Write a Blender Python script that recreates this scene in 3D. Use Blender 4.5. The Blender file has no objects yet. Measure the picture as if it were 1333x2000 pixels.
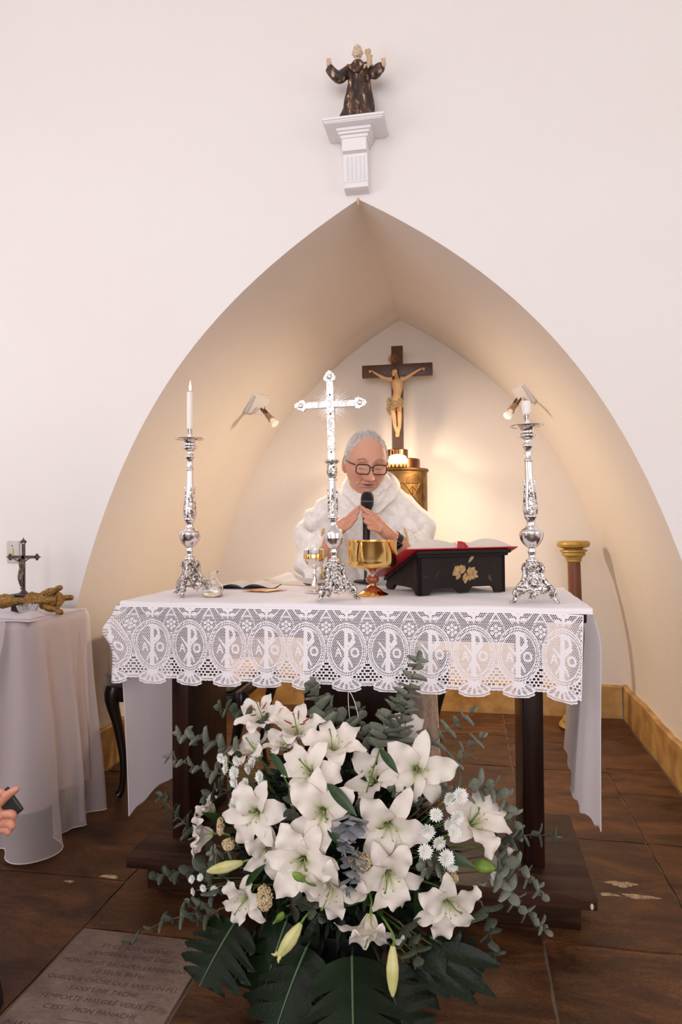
import bpy, bmesh, math, random
import numpy as np
from mathutils import Vector, Matrix, noise as mnoise
R_ = math.radians
SC = bpy.context.scene
COL = SC.collection
# ------------------------------------------------------------------ camera
CH, CF = 1.15, 1327.4
_y, _p, _r = R_(10.583), R_(0.637), R_(0.485)
CFW = np.array([-math.sin(_y)*math.cos(_p), math.cos(_y)*math.cos(_p), math.sin(_p)])
_rt = np.array([math.cos(_y), math.sin(_y), 0.0]); _dn = np.cross(CFW, _rt)
CRT = math.cos(_r)*_rt + math.sin(_r)*_dn
CDN = -math.sin(_r)*_rt + math.cos(_r)*_dn
CPOS = np.array([0, 0, CH])
cam_d = bpy.data.cameras.new('camera'); cam = bpy.data.objects.new('camera', cam_d); COL.objects.link(cam)
cam_d.sensor_fit = 'VERTICAL'; cam_d.sensor_height = 36.0; cam_d.lens = CF*36/2000; cam_d.clip_start = .05
mw = Matrix.Identity(4)
for i in range(3):
    mw[i][0] = CRT[i]; mw[i][1] = -CDN[i]; mw[i][2] = -CFW[i]; mw[i][3] = CPOS[i]
cam.matrix_world = mw; SC.camera = cam
def P(x, y, Y=None, Z=None, X=None):
    """point in the room seen at a spot of the photograph (1333x2000) at a known depth Y, height Z or side X"""
    v = CFW + CRT*(x-666.5)/CF + CDN*(y-1000)/CF
    i, val = (1, Y) if Y is not None else ((2, Z) if Z is not None else (0, X))
    return Vector(CPOS + v*((val-CPOS[i])/v[i]))
# ------------------------------------------------------------------ light
SC.view_settings.view_transform = 'Standard'; SC.view_settings.look = 'None'
SC.view_settings.gamma = 1; SC.view_settings.use_curve_mapping = False
SC.view_settings.exposure = -0.44
world = bpy.data.worlds.new('world'); SC.world = world; world.use_nodes = True
world.node_tree.nodes['Background'].inputs[0].default_value = (1, .96, .93, 1)
world.node_tree.nodes['Background'].inputs[1].default_value = 0.9
def look_at(o, tgt):
    d = Vector(tgt)-o.location; o.rotation_euler = d.to_track_quat('-Z', 'Y').to_euler()
def area(name, loc, tgt, sx, sy, power, col):
    l = bpy.data.lights.new(name, 'AREA'); l.shape = 'RECTANGLE'; l.size = sx; l.size_y = sy; l.energy = power; l.color = col
    o = bpy.data.objects.new(name, l); COL.objects.link(o); o.location = loc; look_at(o, tgt); return o
def spot(name, loc, tgt, power, col, ang, blend=.8, rad=.03):
    l = bpy.data.lights.new(name, 'SPOT'); l.energy = power; l.color = col; l.spot_size = R_(ang); l.spot_blend = blend; l.shadow_soft_size = rad
    o = bpy.data.objects.new(name, l); COL.objects.link(o); o.location = loc; look_at(o, tgt); return o
area('flash_bounce', (-1.6, -1.2, 3.2), (-.3, 2.6, 1.3), 1.6, 1.2, 22, (1, .95, .93))
area('rear_fill_light', (-.1, -3.9, 2.1), (-.3, 2.6, 1.4), 3.2, 2.4, 172, (.98, .96, 1))  # unseen area light added behind the camera for even frontal light
area('side_fill_light', (-3.1, .5, 1.7), (.9, 3.2, 1.2), 1.8, 1.8, 42, (.95, .92, 1))  # area light added at the left to brighten the vault's right side
area('side_fill_light', (2.7, .5, 1.7), (-1.6, 3.2, 1.2), 1.8, 1.8, 32, (1, .95, .92))  # its added counterpart at the right, brightening the vault's left side
WARM = (1, .77, .53)
# ------------------------------------------------------------------ helpers
def lin(c):
    return tuple(((x/255)/12.92 if x/255 <= .04045 else ((x/255+.055)/1.055)**2.4) for x in c)+(1,)
MATS = {}
def mat(name, col, rough=.6, metal=0, bump=0, bscale=60, var=0, vscale=8, col2=None, spec=None, vcol=None, sub=0, trans=0, alpha=1, coat=0, emit=None, stretch=None, sheen=0, aniso=None):
    m = bpy.data.materials.new(name); m.use_nodes = True; nt = m.node_tree; b = nt.nodes['Principled BSDF']; MATS[name] = m
    N = nt.nodes.new; L = nt.links.new
    b.inputs['Base Color'].default_value = col if len(col) == 4 else tuple(col)+(1,)
    b.inputs['Roughness'].default_value = rough; b.inputs['Metallic'].default_value = metal
    if spec is not None: b.inputs['Specular IOR Level'].default_value = spec
    if sub: b.inputs['Subsurface Weight'].default_value = sub; b.inputs['Subsurface Radius'].default_value = (.02, .01, .006)
    if trans: b.inputs['Transmission Weight'].default_value = trans
    if alpha < 1: b.inputs['Alpha'].default_value = alpha
    if coat: b.inputs['Coat Weight'].default_value = coat
    if sheen: b.inputs['Sheen Weight'].default_value = sheen
    if emit: b.inputs['Emission Color'].default_value = emit[0]; b.inputs['Emission Strength'].default_value = emit[1]
    tc = N('ShaderNodeTexCoord'); src = tc.outputs['Object']
    if stretch:
        mp = N('ShaderNodeMapping'); L(src, mp.inputs[0]); mp.inputs['Scale'].default_value = stretch; src = mp.outputs[0]
    if var:
        n = N('ShaderNodeTexNoise'); L(src, n.inputs[0]); n.inputs['Scale'].default_value = vscale; n.inputs['Detail'].default_value = 6
        rp = N('ShaderNodeValToRGB'); rp.color_ramp.elements[0].position = .5-.5*var if var <= 1 else 0; rp.color_ramp.elements[1].position = min(1, .5+.5*var)
        if var > 1: rp.color_ramp.elements[0].position = .35; rp.color_ramp.elements[1].position = .65
        rp.color_ramp.elements[0].color = b.inputs['Base Color'].default_value[:]
        rp.color_ramp.elements[1].color = (col2 if col2 else col)
        L(n.outputs[0], rp.inputs[0]); L(rp.outputs[0], b.inputs['Base Color'])
    if vcol:
        a = N('ShaderNodeVertexColor'); a.layer_name = 'Col'; L(a.outputs[0], b.inputs['Base Color'])
    if bump:
        n = N('ShaderNodeTexNoise'); L(src, n.inputs[0]); n.inputs['Scale'].default_value = bscale; n.inputs['Detail'].default_value = 5
        bp = N('ShaderNodeBump'); bp.inputs['Strength'].default_value = bump; bp.inputs['Distance'].default_value = .01
        L(n.outputs[0], bp.inputs['Height']); L(bp.outputs[0], b.inputs['Normal'])
    return m
def translucent(m, f, col=None):
    nt = m.node_tree; b = nt.nodes['Principled BSDF']; o = nt.nodes['Material Output']; t = nt.nodes.new('ShaderNodeBsdfTranslucent'); x = nt.nodes.new('ShaderNodeMixShader')
    t.inputs[0].default_value = col if col else b.inputs['Base Color'].default_value[:]; x.inputs[0].default_value = f
    if b.inputs['Base Color'].is_linked and not col: nt.links.new(b.inputs['Base Color'].links[0].from_socket, t.inputs[0])
    nt.links.new(b.outputs[0], x.inputs[1]); nt.links.new(t.outputs[0], x.inputs[2]); nt.links.new(x.outputs[0], o.inputs['Surface']); return m
def nodes(m): return m.node_tree.nodes, m.node_tree.links, m.node_tree.nodes['Principled BSDF']
class MB:
    def __init__(s): s.v = []; s.f = []; s.c = []; s.m = []
    def add(s, v, f, col=None, M=None, mi=0):
        o = len(s.v)
        for i, p in enumerate(v):
            p = Vector(p)
            if M is not None: p = M @ p
            s.v.append(p)
            s.c.append((1, 1, 1, 1) if col is None else (tuple(col[i])+(1,))[:4] if not isinstance(col[0], (int, float)) else (tuple(col)+(1,))[:4])
        for q in f: s.f.append(tuple(o+i for i in q)); s.m.append(mi)
        return s
    def box(s, a, b, M=None, col=None, mi=0, bev=0):
        x0, y0, z0 = a; x1, y1, z1 = b
        if not bev:
            v = [(x0,y0,z0),(x1,y0,z0),(x1,y1,z0),(x0,y1,z0),(x0,y0,z1),(x1,y0,z1),(x1,y1,z1),(x0,y1,z1)]
            return s.add(v, [(0,3,2,1),(4,5,6,7),(0,1,5,4),(1,2,6,5),(2,3,7,6),(3,0,4,7)], col, M, mi)
        bm = bmesh.new(); bmesh.ops.create_cube(bm, size=1)
        for q in bm.verts: q.co = Vector(((x0+x1)/2+q.co.x*(x1-x0), (y0+y1)/2+q.co.y*(y1-y0), (z0+z1)/2+q.co.z*(z1-z0)))
        bmesh.ops.bevel(bm, geom=bm.edges[:], offset=bev, segments=2, affect='EDGES', profile=.5)
        bm.verts.index_update()
        s.add([q.co.copy() for q in bm.verts], [tuple(w.index for w in f.verts) for f in bm.faces], col, M, mi); bm.free(); return s
    def grid(s, A, cu=False, cv=False, cap0=False, cap1=False, col=None, M=None, mi=0):
        n, m = len(A), len(A[0]); v = [p for row in A for p in row]; f = []
        for i in range(n-(0 if cu else 1)):
            for j in range(m-(0 if cv else 1)):
                a = i*m+j; b_ = i*m+(j+1) % m; c = ((i+1) % n)*m+(j+1) % m; d = ((i+1) % n)*m+j
                f.append((a, b_, c, d))
        if cap0: f.append(tuple(range(m-1, -1, -1)))
        if cap1: f.append(tuple((n-1)*m+j for j in range(m)))
        return s.add(v, f, col, M, mi)
    def lathe(s, prof, seg=32, flute=0, fn=0, M=None, col=None, mi=0, mod=None):
        A = []
        for k, (r, z) in enumerate(prof):
            row = []
            for j in range(seg):
                t = 2*math.pi*j/seg; rr = r*(1+(flute*abs(math.cos(fn*t/2)) if fn else 0))
                if mod: rr = mod(r, z, t)
                row.append((rr*math.cos(t), rr*math.sin(t), z))
            A.append(row)
        return s.grid(A, cv=True, cap0=prof[0][0] > 1e-5, cap1=prof[-1][0] > 1e-5, M=M, col=col, mi=mi)
    def tube(s, pts, rad, seg=8, M=None, col=None, cap=True, flat=1, mi=0):
        pts = [Vector(p) for p in pts]; n = len(pts)
        if isinstance(rad, (int, float)): rad = [rad]*n
        t0 = (pts[1]-pts[0]).normalized(); up = Vector((0, 0, 1)) if abs(t0.z) < .9 else Vector((1, 0, 0))
        nrm = (up - t0*up.dot(t0)).normalized(); A = []
        for i in range(n):
            t = (pts[min(i+1, n-1)]-pts[max(i-1, 0)])
            t = t.normalized() if t.length > 1e-9 else t0
            nrm = (nrm-t*nrm.dot(t)).normalized(); bn = t.cross(nrm)
            A.append([pts[i]+(nrm*math.cos(a)*flat+bn*math.sin(a))*rad[i] for a in [2*math.pi*j/seg for j in range(seg)]])
        return s.grid(A, cv=True, cap0=cap, cap1=cap, M=M, col=col, mi=mi)
    def ball(s, c, r, seg=12, ring=8, M=None, col=None, rot=None, mi=0):
        if isinstance(r, (int, float)): r = (r, r, r)
        A = []
        for i in range(ring+1):
            p = math.pi*i/ring
            row = []
            for j in range(seg):
                q = Vector((math.sin(p)*math.cos(2*math.pi*j/seg)*r[0], math.sin(p)*math.sin(2*math.pi*j/seg)*r[1], -math.cos(p)*r[2]))
                if rot: q = rot @ q
                row.append(q+Vector(c))
            A.append(row)
        return s.grid(A, cv=True, M=M, col=col, mi=mi)
    def mesh(s, name, mats, smooth=True, ang=None):
        me = bpy.data.meshes.new(name); me.from_pydata([tuple(p) for p in s.v], [], s.f); me.validate(); 
        for m_ in (mats if isinstance(mats, (list, tuple)) else [mats]): me.materials.append(m_)
        if smooth: me.polygons.foreach_set('use_smooth', [True]*len(me.polygons))
        if isinstance(mats, (list, tuple)) and len(me.polygons) == len(s.m): me.polygons.foreach_set('material_index', s.m)
        if any(c != (1, 1, 1, 1) for c in s.c[:4000]) and len(me.vertices) == len(s.c):
            a = me.color_attributes.new('Col', 'FLOAT_COLOR', 'POINT'); a.data.foreach_set('color', [x for c in s.c for x in c])
        me.update()
        if smooth and ang: me.set_sharp_from_angle(angle=R_(ang))
        return me
    def build(s, name, mats, parent=None, smooth=True, ang=40, loc=None, weld=False):
        me = s.mesh(name, mats, smooth, ang); return link(name, me, parent, loc)
def link(name, me, parent=None, loc=None, M=None):
    o = bpy.data.objects.new(name, me); COL.objects.link(o)
    if parent: o.parent = parent
    if loc is not None: o.location = loc
    if M is not None: o.matrix_local = M
    return o
def tag(o, label=None, cat=None, group=None, kind=None):
    if label: o['label'] = label
    if cat: o['category'] = cat
    if group: o['group'] = group
    if kind: o['kind'] = kind
    return o
def thing(name, label, cat, loc=(0, 0, 0), rz=0, group=None, rot=None):
    o = bpy.data.objects.new(name, None); COL.objects.link(o); o.empty_display_size = .05
    o.location = loc; o.rotation_euler = rot if rot else (0, 0, rz); return tag(o, label, cat, group)
def fuse(mb, name, m, parent=None, voxel=.004, it=4, fac=.5, loc=None, colfn=None, post=None, ang=None):
    """one continuous skin grown over overlapping volumes"""
    me = mb.mesh(name+'_src', m, True); o = bpy.data.objects.new('tmp', me); COL.objects.link(o)
    r = o.modifiers.new('r', 'REMESH'); r.mode = 'VOXEL'; r.voxel_size = voxel; r.use_smooth_shade = True
    if it: s_ = o.modifiers.new('s', 'SMOOTH'); s_.factor = fac; s_.iterations = it
    dg = bpy.context.evaluated_depsgraph_get(); dg.update(); me2 = bpy.data.meshes.new_from_object(o.evaluated_get(dg), depsgraph=dg)
    bpy.data.objects.remove(o); bpy.data.meshes.remove(me)
    n = len(me2.vertices); co = np.empty(n*3); me2.vertices.foreach_get('co', co); co = co.reshape(-1, 3)
    if post is not None:
        no = np.empty(n*3); me2.vertices.foreach_get('normal', no); co = post(co, no.reshape(-1, 3)); me2.vertices.foreach_set('co', co.ravel()); me2.update()
    if not me2.materials:
        me2.materials.append(m)
    me2.polygons.foreach_set('use_smooth', [True]*len(me2.polygons))
    if colfn is not None:
        c = colfn(co); c4 = np.ones((n, 4)); c4[:, :3] = c
        for a in list(me2.color_attributes): me2.color_attributes.remove(a)
        a = me2.color_attributes.new('Col', 'FLOAT_COLOR', 'POINT'); a.data.foreach_set('color', c4.ravel())
    return link(name, me2, parent, loc)
def spline(pts, n):
    pts = [Vector(p) for p in pts]; out = []; m = len(pts)-1
    for k in range(n+1):
        t = k/n*m; i = min(int(t), m-1); u = t-i
        p0, p1, p2, p3 = pts[max(i-1, 0)], pts[i], pts[i+1], pts[min(i+2, m)]
        out.append(.5*((2*p1)+(p2-p0)*u+(2*p0-5*p1+4*p2-p3)*u*u+(3*p1-p0-3*p2+p3)*u**3))
    return out
def sstep(a, b, x):
    t = np.clip((x-a)/(b-a), 0, 1); return t*t*(3-2*t)
def aim(d, up=(0, 0, 1)):
    """matrix whose Z axis points along d"""
    d = Vector(d).normalized(); u = Vector(up)
    if abs(d.dot(u.normalized())) > .98: u = Vector((0, 1, 0))
    x = u.cross(d).normalized(); y = d.cross(x)
    return Matrix(((x.x, y.x, d.x, 0), (x.y, y.y, d.y, 0), (x.z, y.z, d.z, 0), (0, 0, 0, 1)))
rnd = random.Random(7)
# ------------------------------------------------------------------ setting
m_plaster = mat('white_plaster', (.83, .79, .77), .85, bump=.12, bscale=35, var=.6, vscale=1.5, col2=(.80, .75, .725, 1))
nn, ll, bb = nodes(m_plaster)      # hairline crack relief and brush unevenness
m_niche = mat('niche_plaster', (.80, .745, .70), .85, bump=.16, bscale=22, var=.6, vscale=2, col2=(.765, .70, .645, 1))
m_ochre = mat('ochre_plaster', (.36, .18, .055), .5, bump=.45, bscale=14, var=1.2, vscale=9, col2=(.58, .36, .13, 1))
m_mortar = mat('floor_mortar', (.16, .11, .07), .9, bump=.4, bscale=80)
# front wall face with the pointed arch
XR, YF, YB = -.397, 2.54, 4.136
_cf = (1.269, .1524, -.4791, .2584, -.0756)
_zs = list(np.linspace(0, 2.2, 45))+list(np.linspace(2.2, 2.366, 10)[1:])
PROF = [(max(0.0, sum(c*z**k for k, c in enumerate(_cf))), float(z)) for z in _zs]; PROF[-1] = (0.0, 2.366)
def halfw(z): return float(np.interp(z, [q[1] for q in PROF], [q[0] for q in PROF]))
XL, XW, ZT = -3.3, 2.9, 3.75
w = MB()
for sg, xo in ((-1, XL), (1, XW)):
    A = [[(XR+sg*a, YF, z), (xo, YF, z)] for a, z in PROF]
    w.grid(A)
w.add([(XL, YF, 2.366), (XR, YF, 2.366), (XW, YF, 2.366), (XW, YF, ZT), (XL, YF, ZT)], [(0, 1, 2, 3, 4)])
tag(w.build('wall_front', m_plaster, smooth=False), 'white plastered wall pierced by a pointed arch', kind='structure')
w = MB()
full = [(XR-a, z) for a, z in PROF]+[(XR+a, z) for a, z in PROF[::-1][1:]]
ys = [YF, YF+.012]+[YF+(YB-YF)*k/12 for k in range(1, 13)]
def vrow(y):
    e = .006 if y == YF else 0
    return [(x, y, z) for x, z in full]
w.grid([vrow(y) for y in ys])
o = w.build('wall_vault', m_niche, ang=30); tag(o, 'cream pointed vault of the niche behind the altar', kind='structure')
w = MB(); w.add([(x, YB, z) for x, z in full], [tuple(range(len(full)))])
tag(w.build('wall_back', m_niche, smooth=False), 'flat cream back wall of the pointed niche', kind='structure')
# small broken plaster flake at the point of the arch
w = MB(); w.tube([(XR, YF-.001, 2.372), (XR-.003, YF+.002, 2.362), (XR+.001, YF+.004, 2.345)], [.003, .007, .002], 8)
tag(w.build('trim_1', mat('bare_plaster', (.62, .42, .26), .9)), kind='structure')
# rest of the room, behind and beside the camera
for nm, vs in (('wall_left', [(XL, YF, 0), (XL, -4.2, 0), (XL, -4.2, ZT), (XL, YF, ZT)]), ('wall_right', [(XW, -4.2, 0), (XW, YF, 0), (XW, YF, ZT), (XW, -4.2, ZT)]),
               ('ceiling', [(XL, YF, ZT), (XL, -4.2, ZT), (XW, -4.2, ZT), (XW, YF, ZT)])):
    w = MB(); w.add(vs, [(0, 1, 2, 3)]); tag(w.build(nm, m_plaster, smooth=False), kind='structure')
# baseboards
w = MB()
def bbside(sg, y0, y1, n):
    A = []
    for k in range(n+1):
        y = y0+(y1-y0)*k/n; h = .19+.004*math.sin(y*9)+.003*math.sin(y*31); x0 = XR+sg*1.281; t = .022
        A.append([(x0, y, 0), (x0-sg*t, y, 0), (x0-sg*(t+.002), y, h-.006), (x0-sg*(t-.006), y, h), (x0+sg*.02, y, h+.001)])
    return A
w.grid(bbside(1, YF+.0, YB, 24)); tag(w.build('baseboard_right', m_ochre, ang=30), kind='structure')
w = MB(); w.grid(bbside(-1, YF, YB, 24)); tag(w.build('baseboard_left', m_ochre, ang=30), kind='structure')
w = MB(); A = []
for k in range(25):
    x = XR-1.25+2.5*k/24; h = .185+.003*math.sin(x*11)
    A.append([(x, YB, h+.001), (x, YB-.016, h), (x, YB-.024, h-.008), (x, YB-.022, 0)])
w.grid(A); tag(w.build('baseboard_back', m_ochre, ang=30), kind='structure')
w = MB(); w.box((XL, YF-.02, 0), (XR-1.27, YF, .19), bev=.004); w.box((XR+1.27, YF-.02, 0), (XW, YF, .19), bev=.004)
tag(w.build('baseboard_front', m_ochre), kind='structure')
# floor of dark split stone slabs
m_stone = bpy.data.materials.new('split_stone'); m_stone.use_nodes = True
nn, ll, bb = nodes(m_stone)
tc = nn.new('ShaderNodeTexCoord'); oi = nn.new('ShaderNodeObjectInfo'); mp = nn.new('ShaderNodeMapping'); mp.inputs['Scale'].default_value = (1.1, 3.0, 1)
ad = nn.new('ShaderNodeVectorMath'); ad.operation = 'ADD'; ll.new(tc.outputs['Object'], ad.inputs[0])
ml = nn.new('ShaderNodeVectorMath'); ml.operation = 'SCALE'; cx = nn.new('ShaderNodeCombineXYZ'); ll.new(oi.outputs['Random'], cx.inputs[0]); ll.new(oi.outputs['Random'], cx.inputs[1]); ll.new(cx.outputs[0], ml.inputs[0]); ml.inputs['Scale'].default_value = 17
ll.new(ml.outputs[0], ad.inputs[1]); ll.new(ad.outputs[0], mp.inputs[0])
n1 = nn.new('ShaderNodeTexNoise'); n1.inputs['Scale'].default_value = 2.4; n1.inputs['Detail'].default_value = 12; n1.inputs['Roughness'].default_value = .72; n1.inputs['Distortion'].default_value = 1.0; ll.new(mp.outputs[0], n1.inputs[0])
n2 = nn.new('ShaderNodeTexNoise'); n2.inputs['Scale'].default_value = 9; n2.inputs['Detail'].default_value = 10; n2.inputs['Roughness'].default_value = .75; ll.new(ad.outputs[0], n2.inputs[0])
n3 = nn.new('ShaderNodeTexNoise'); n3.inputs['Scale'].default_value = 160; n3.inputs['Detail'].default_value = 3; ll.new(ad.outputs[0], n3.inputs[0])
rp = nn.new('ShaderNodeValToRGB'); e = rp.color_ramp.elements; e[0].position = .32; e[0].color = (.022, .0085, .005, 1); e[1].position = .72; e[1].color = (.185, .074, .024, 1)
q = e.new(.5); q.color = (.078, .031, .013, 1); ll.new(n1.outputs[0], rp.inputs[0])
r2 = nn.new('ShaderNodeValToRGB'); e = r2.color_ramp.elements; e[0].position = .715; e[0].color = (0, 0, 0, 1); e[1].position = .76; e[1].color = (1, 1, 1, 1); ll.new(n2.outputs[0], r2.inputs[0])
mx = nn.new('ShaderNodeMix'); mx.data_type = 'RGBA'; ll.new(r2.outputs[0], mx.inputs[0]); ll.new(rp.outputs[0], mx.inputs[6]); mx.inputs[7].default_value = (.36, .24, .17, 1)
m2 = nn.new('ShaderNodeMix'); m2.data_type = 'RGBA'; m2.blend_type = 'MULTIPLY'; m2.inputs[0].default_value = .8; ll.new(mx.outputs[2], m2.inputs[6])
r3 = nn.new('ShaderNodeValToRGB'); e = r3.color_ramp.elements; e[0].position = .25; e[0].color = (.45, .45, .45, 1); e[1].position = .75; e[1].color = (1.45, 1.45, 1.45, 1); ll.new(n3.outputs[0], r3.inputs[0]); ll.new(r3.outputs[0], m2.inputs[7])
ll.new(m2.outputs[2], bb.inputs['Base Color']); bb.inputs['Roughness'].default_value = .42; bb.inputs['Specular IOR Level'].default_value = .26
bm_ = nn.new('ShaderNodeBump'); bm_.inputs['Strength'].default_value = .5; bm_.inputs['Distance'].default_value = .012; ll.new(n1.outputs[0], bm_.inputs['Height'])
b2 = nn.new('ShaderNodeBump'); b2.inputs['Strength'].default_value = .4; b2.inputs['Distance'].default_value = .004; ll.new(n2.outputs[0], b2.inputs['Height']); ll.new(bm_.outputs[0], b2.inputs['Normal']); ll.new(b2.outputs[0], bb.inputs['Normal'])
w = MB(); w.box((XL, -4.2, -.06), (XW, YB+.02, -.006))
floor = w.build('floor', m_mortar, smooth=False); tag(floor, 'floor of dark brown split stone slabs', kind='structure')
TX0, TX1, TY0, TY1 = -1.075, -.695, 1.02, 1.765
def slab(x0, x1, y0, y1, dz):
    g = .0035; w = MB(); nx = 6; ny = 8
    s0 = rnd.random()*9
    pts = []
    for i in range(nx+1):
        row = []
        for j in range(ny+1):
            x = x0+g+(x1-x0-2*g)*i/nx; y = y0+g+(y1-y0-2*g)*j/ny
            ed = (i in (0, nx)) or (j in (0, ny))
            if ed: x += .0022*math.sin(y*41+s0); y += .0022*math.sin(x*37+s0)
            row.append((x, y, dz+.0016*math.sin(x*9+s0)*math.cos(y*13+s0) - (.0012 if ed else 0)))
        pts.append(row)
    w.grid(pts)
    rim = [pts[i][0] for i in range(nx+1)]+[pts[nx][j] for j in range(1, ny+1)]+[pts[i][ny] for i in range(nx-1, -1, -1)]+[pts[0][j] for j in range(ny-1, 0, -1)]
    w.grid([rim, [(p[0], p[1], -.01) for p in rim]], cv=True)
    return w.build('stone_slab', m_stone, floor, ang=35)
cols = [(-3.3, -2.62), (-2.62, -1.95), (-1.95, -1.085), (-1.085, -.45), (-.45, .19), (.19, .607), (.607, 1.28), (1.28, 1.95), (1.95, 2.9)]
rows = {0: [-1, .2, 1.3, 2.54], 1: [-1, .6, 1.7, 2.54], 2: [-1, .35, 1.25, 2.02, 2.9, 3.5, 4.136], 3: [-1, .3, TY1+.006, 2.42, 3.15, 4.136], 4: [-1, .5, 1.42, 1.98, 2.7, 3.25, 3.70, 4.136],
        5: [-1, .7, 1.93, 2.56, 3.24, 3.69, 4.136], 6: [-1, .5, 1.35, 2.11, 2.56, 3.3, 4.136], 7: [-1, .4, 1.6, 2.54], 8: [-1, .8, 2.54]}
for ci, (x0, x1) in enumerate(cols):
    rr = rows[ci]
    for a, b in zip(rr[:-1], rr[1:]):
        if ci == 3 and abs(a-.3) < .01:      # stones around the engraved marble
            slab(x0, x1, a, TY0-.006, rnd.uniform(-.0015, .0015)); slab(TX1+.006, x1, TY0-.006, b, .0005); continue
        x1_ = min(x1, .855) if a >= 2.5 else x1
        slab(max(x0, -1.65) if a >= 2.5 else x0, x1_, a, b, rnd.uniform(-.0015, .0015))
for a, b in ((-4.2, -1),):
    for x0, x1 in cols: slab(x0, x1, a, b, 0)
# worn pale patches on the stone right of the altar
m_scar = mat('chipped_pale_stone', (.50, .36, .22), .8, bump=.5, bscale=60, var=1.2, vscale=60, col2=(.26, .15, .09, 1))
# engraved marble
m_marble = mat('worn_pink_marble', (.235, .158, .130), .55, bump=.5, bscale=55, var=1.3, vscale=14, col2=(.155, .100, .082, 1))
t = thing('grave_slab', 'pale worn marble grave slab engraved in capitals, set into the dark floor', 'grave slab', ((TX0+TX1)/2, (TY0+TY1)/2, 0))
hx, hy = (TX1-TX0)/2, (TY1-TY0)/2
w = MB(); w.box((-hx, -hy, -.02), (hx, hy, .0035), bev=.003); w.build('marble_panel', m_marble, t)
m_ink = mat('engraving_dark', (.055, .035, .03), .9)
LINES = [("ET CE SOIR QUAND", .300, .0215), ("J'ENTRERAI CHEZ DIEU", .268, .0215), ("MON SALUT BALAIERA LARGEMENT", .232, .0205), ("LE SEUIL BLEU", .201, .0215), ("QUELQUE CHOSE QUE SANS UN PLI", .167, .0205), ("SANS UNE TACHE,", .135, .0215),
         ("J'EMPORTE MALGR\u00c9 VOUS ET", .101, .0215), ("C'EST... MON PANACHE", .067, .0215), ("MARIA LUIZA IBIROCAHY DE LANA", .004, .0215), ("1 A P A", -.032, .0215)]
for s, yy, sz in LINES:
    cu = bpy.data.curves.new('lettering', 'FONT'); cu.body = s; cu.size = sz; cu.align_x = 'CENTER'; cu.shear = .15; cu.extrude = .0003; cu.space_character = 1.05
    tmp = bpy.data.objects.new('tmp', cu); COL.objects.link(tmp); dg = bpy.context.evaluated_depsgraph_get(); dg.update()
    me = bpy.data.meshes.new_from_object(tmp.evaluated_get(dg), depsgraph=dg); bpy.data.objects.remove(tmp)
    xs = [v.co.x for v in me.vertices]; wd = max(xs)-min(xs); sc = min(1, .345/wd)
    for v in me.vertices: v.co.x *= sc
    me.materials.clear(); me.materials.append(m_ink); link('engraved_line', me, t, (0, yy, .0034))
w = MB(); w.box((-.06, .04, .0033), (.07, .0415, .0037)); w.build('engraved_rule', m_ink, t)
for k, (px, py, rx, ry) in enumerate([(1215, 1727, .045, .016), (1250, 1752, .052, .012), (1190, 1748, .03, .009), (300, 1690, .018, .006), (215, 1712, .03, .008), (135, 1722, .016, .005)]):
    c = P(px, py, Z=0); w = MB(); n = 28; ring = []; r1 = []
    for j in range(n):
        a = 2*math.pi*j/n; q = 1+.22*math.sin(3*a+k)+.14*math.sin(7*a+2*k)+.08*math.sin(13*a)
        ring.append((c.x+rx*q*math.cos(a), c.y+ry*q*math.sin(a), -.001)); r1.append((c.x+rx*q*.85*math.cos(a), c.y+ry*q*.85*math.sin(a), .0022))
    w.grid([ring, r1], cv=True, cap1=True); w.build('chipped_patch', m_scar, floor)

# ------------------------------------------------------------------ altar
m_wood = mat('dark_polished_wood', (.009, .003, .002), .32, bump=.08, bscale=30, var=1.2, vscale=5, col2=(.03, .009, .005, 1), stretch=(6, 6, .6), spec=.25)
m_wood2 = mat('dark_board_wood', (.022, .008, .0045), .4, spec=.2, bump=.06, bscale=40, var=1.1, vscale=6, col2=(.06, .026, .016, 1), stretch=(.6, 6, 6))
TBX0, TBX1, TBY0, TBY1, TBZ = -1.028, .312, 1.92, 2.46, .904
alt = thing('altar_table', 'dark wooden altar table on slab legs and stepped plinth, draped in lace', 'altar', (-.36, 2.2, 0))
ax, ay = -.36, 2.2
def ab(x0, y0, z0, x1, y1, z1, name, m=m_wood, bev=.004):
    w = MB(); w.box((x0-ax, y0-ay, z0), (x1-ax, y1-ay, z1), bev=bev); return w.build(name, m, alt, ang=50)
ab(TBX0, TBY0, .865, TBX1, TBY1, TBZ, 'tabletop')
ab(-.951, 1.95, .803, .211, 1.972, .865, 'apron', bev=.002)
ab(-.95, 2.40, .80, .215, 2.42, .865, 'apron', bev=.002)
ab(.152, 2.07, .126, .211, 2.42, .865, 'slab_leg')
ab(-.951, 2.07, .126, -.892, 2.42, .865, 'slab_leg')
ab(-.517, 2.10, .126, -.186, 2.16, .865, 'centre_board')
ab(-1.042, 1.936, .088, .333, 2.455, .126, 'platform_board', m_wood2, .003)
ab(-1.0, 1.992, 0, .298, 2.40, .088, 'plinth_block', m_wood2, .003)
for bx, by in ((.322, 1.934),):
    w = MB(); w.ball((bx-.004-ax, by+.001-ay, .1), (.0045, .002, .009)); w.build('paint_chip', mat('pale_chip', (.6, .5, .42), .7), alt)
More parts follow.
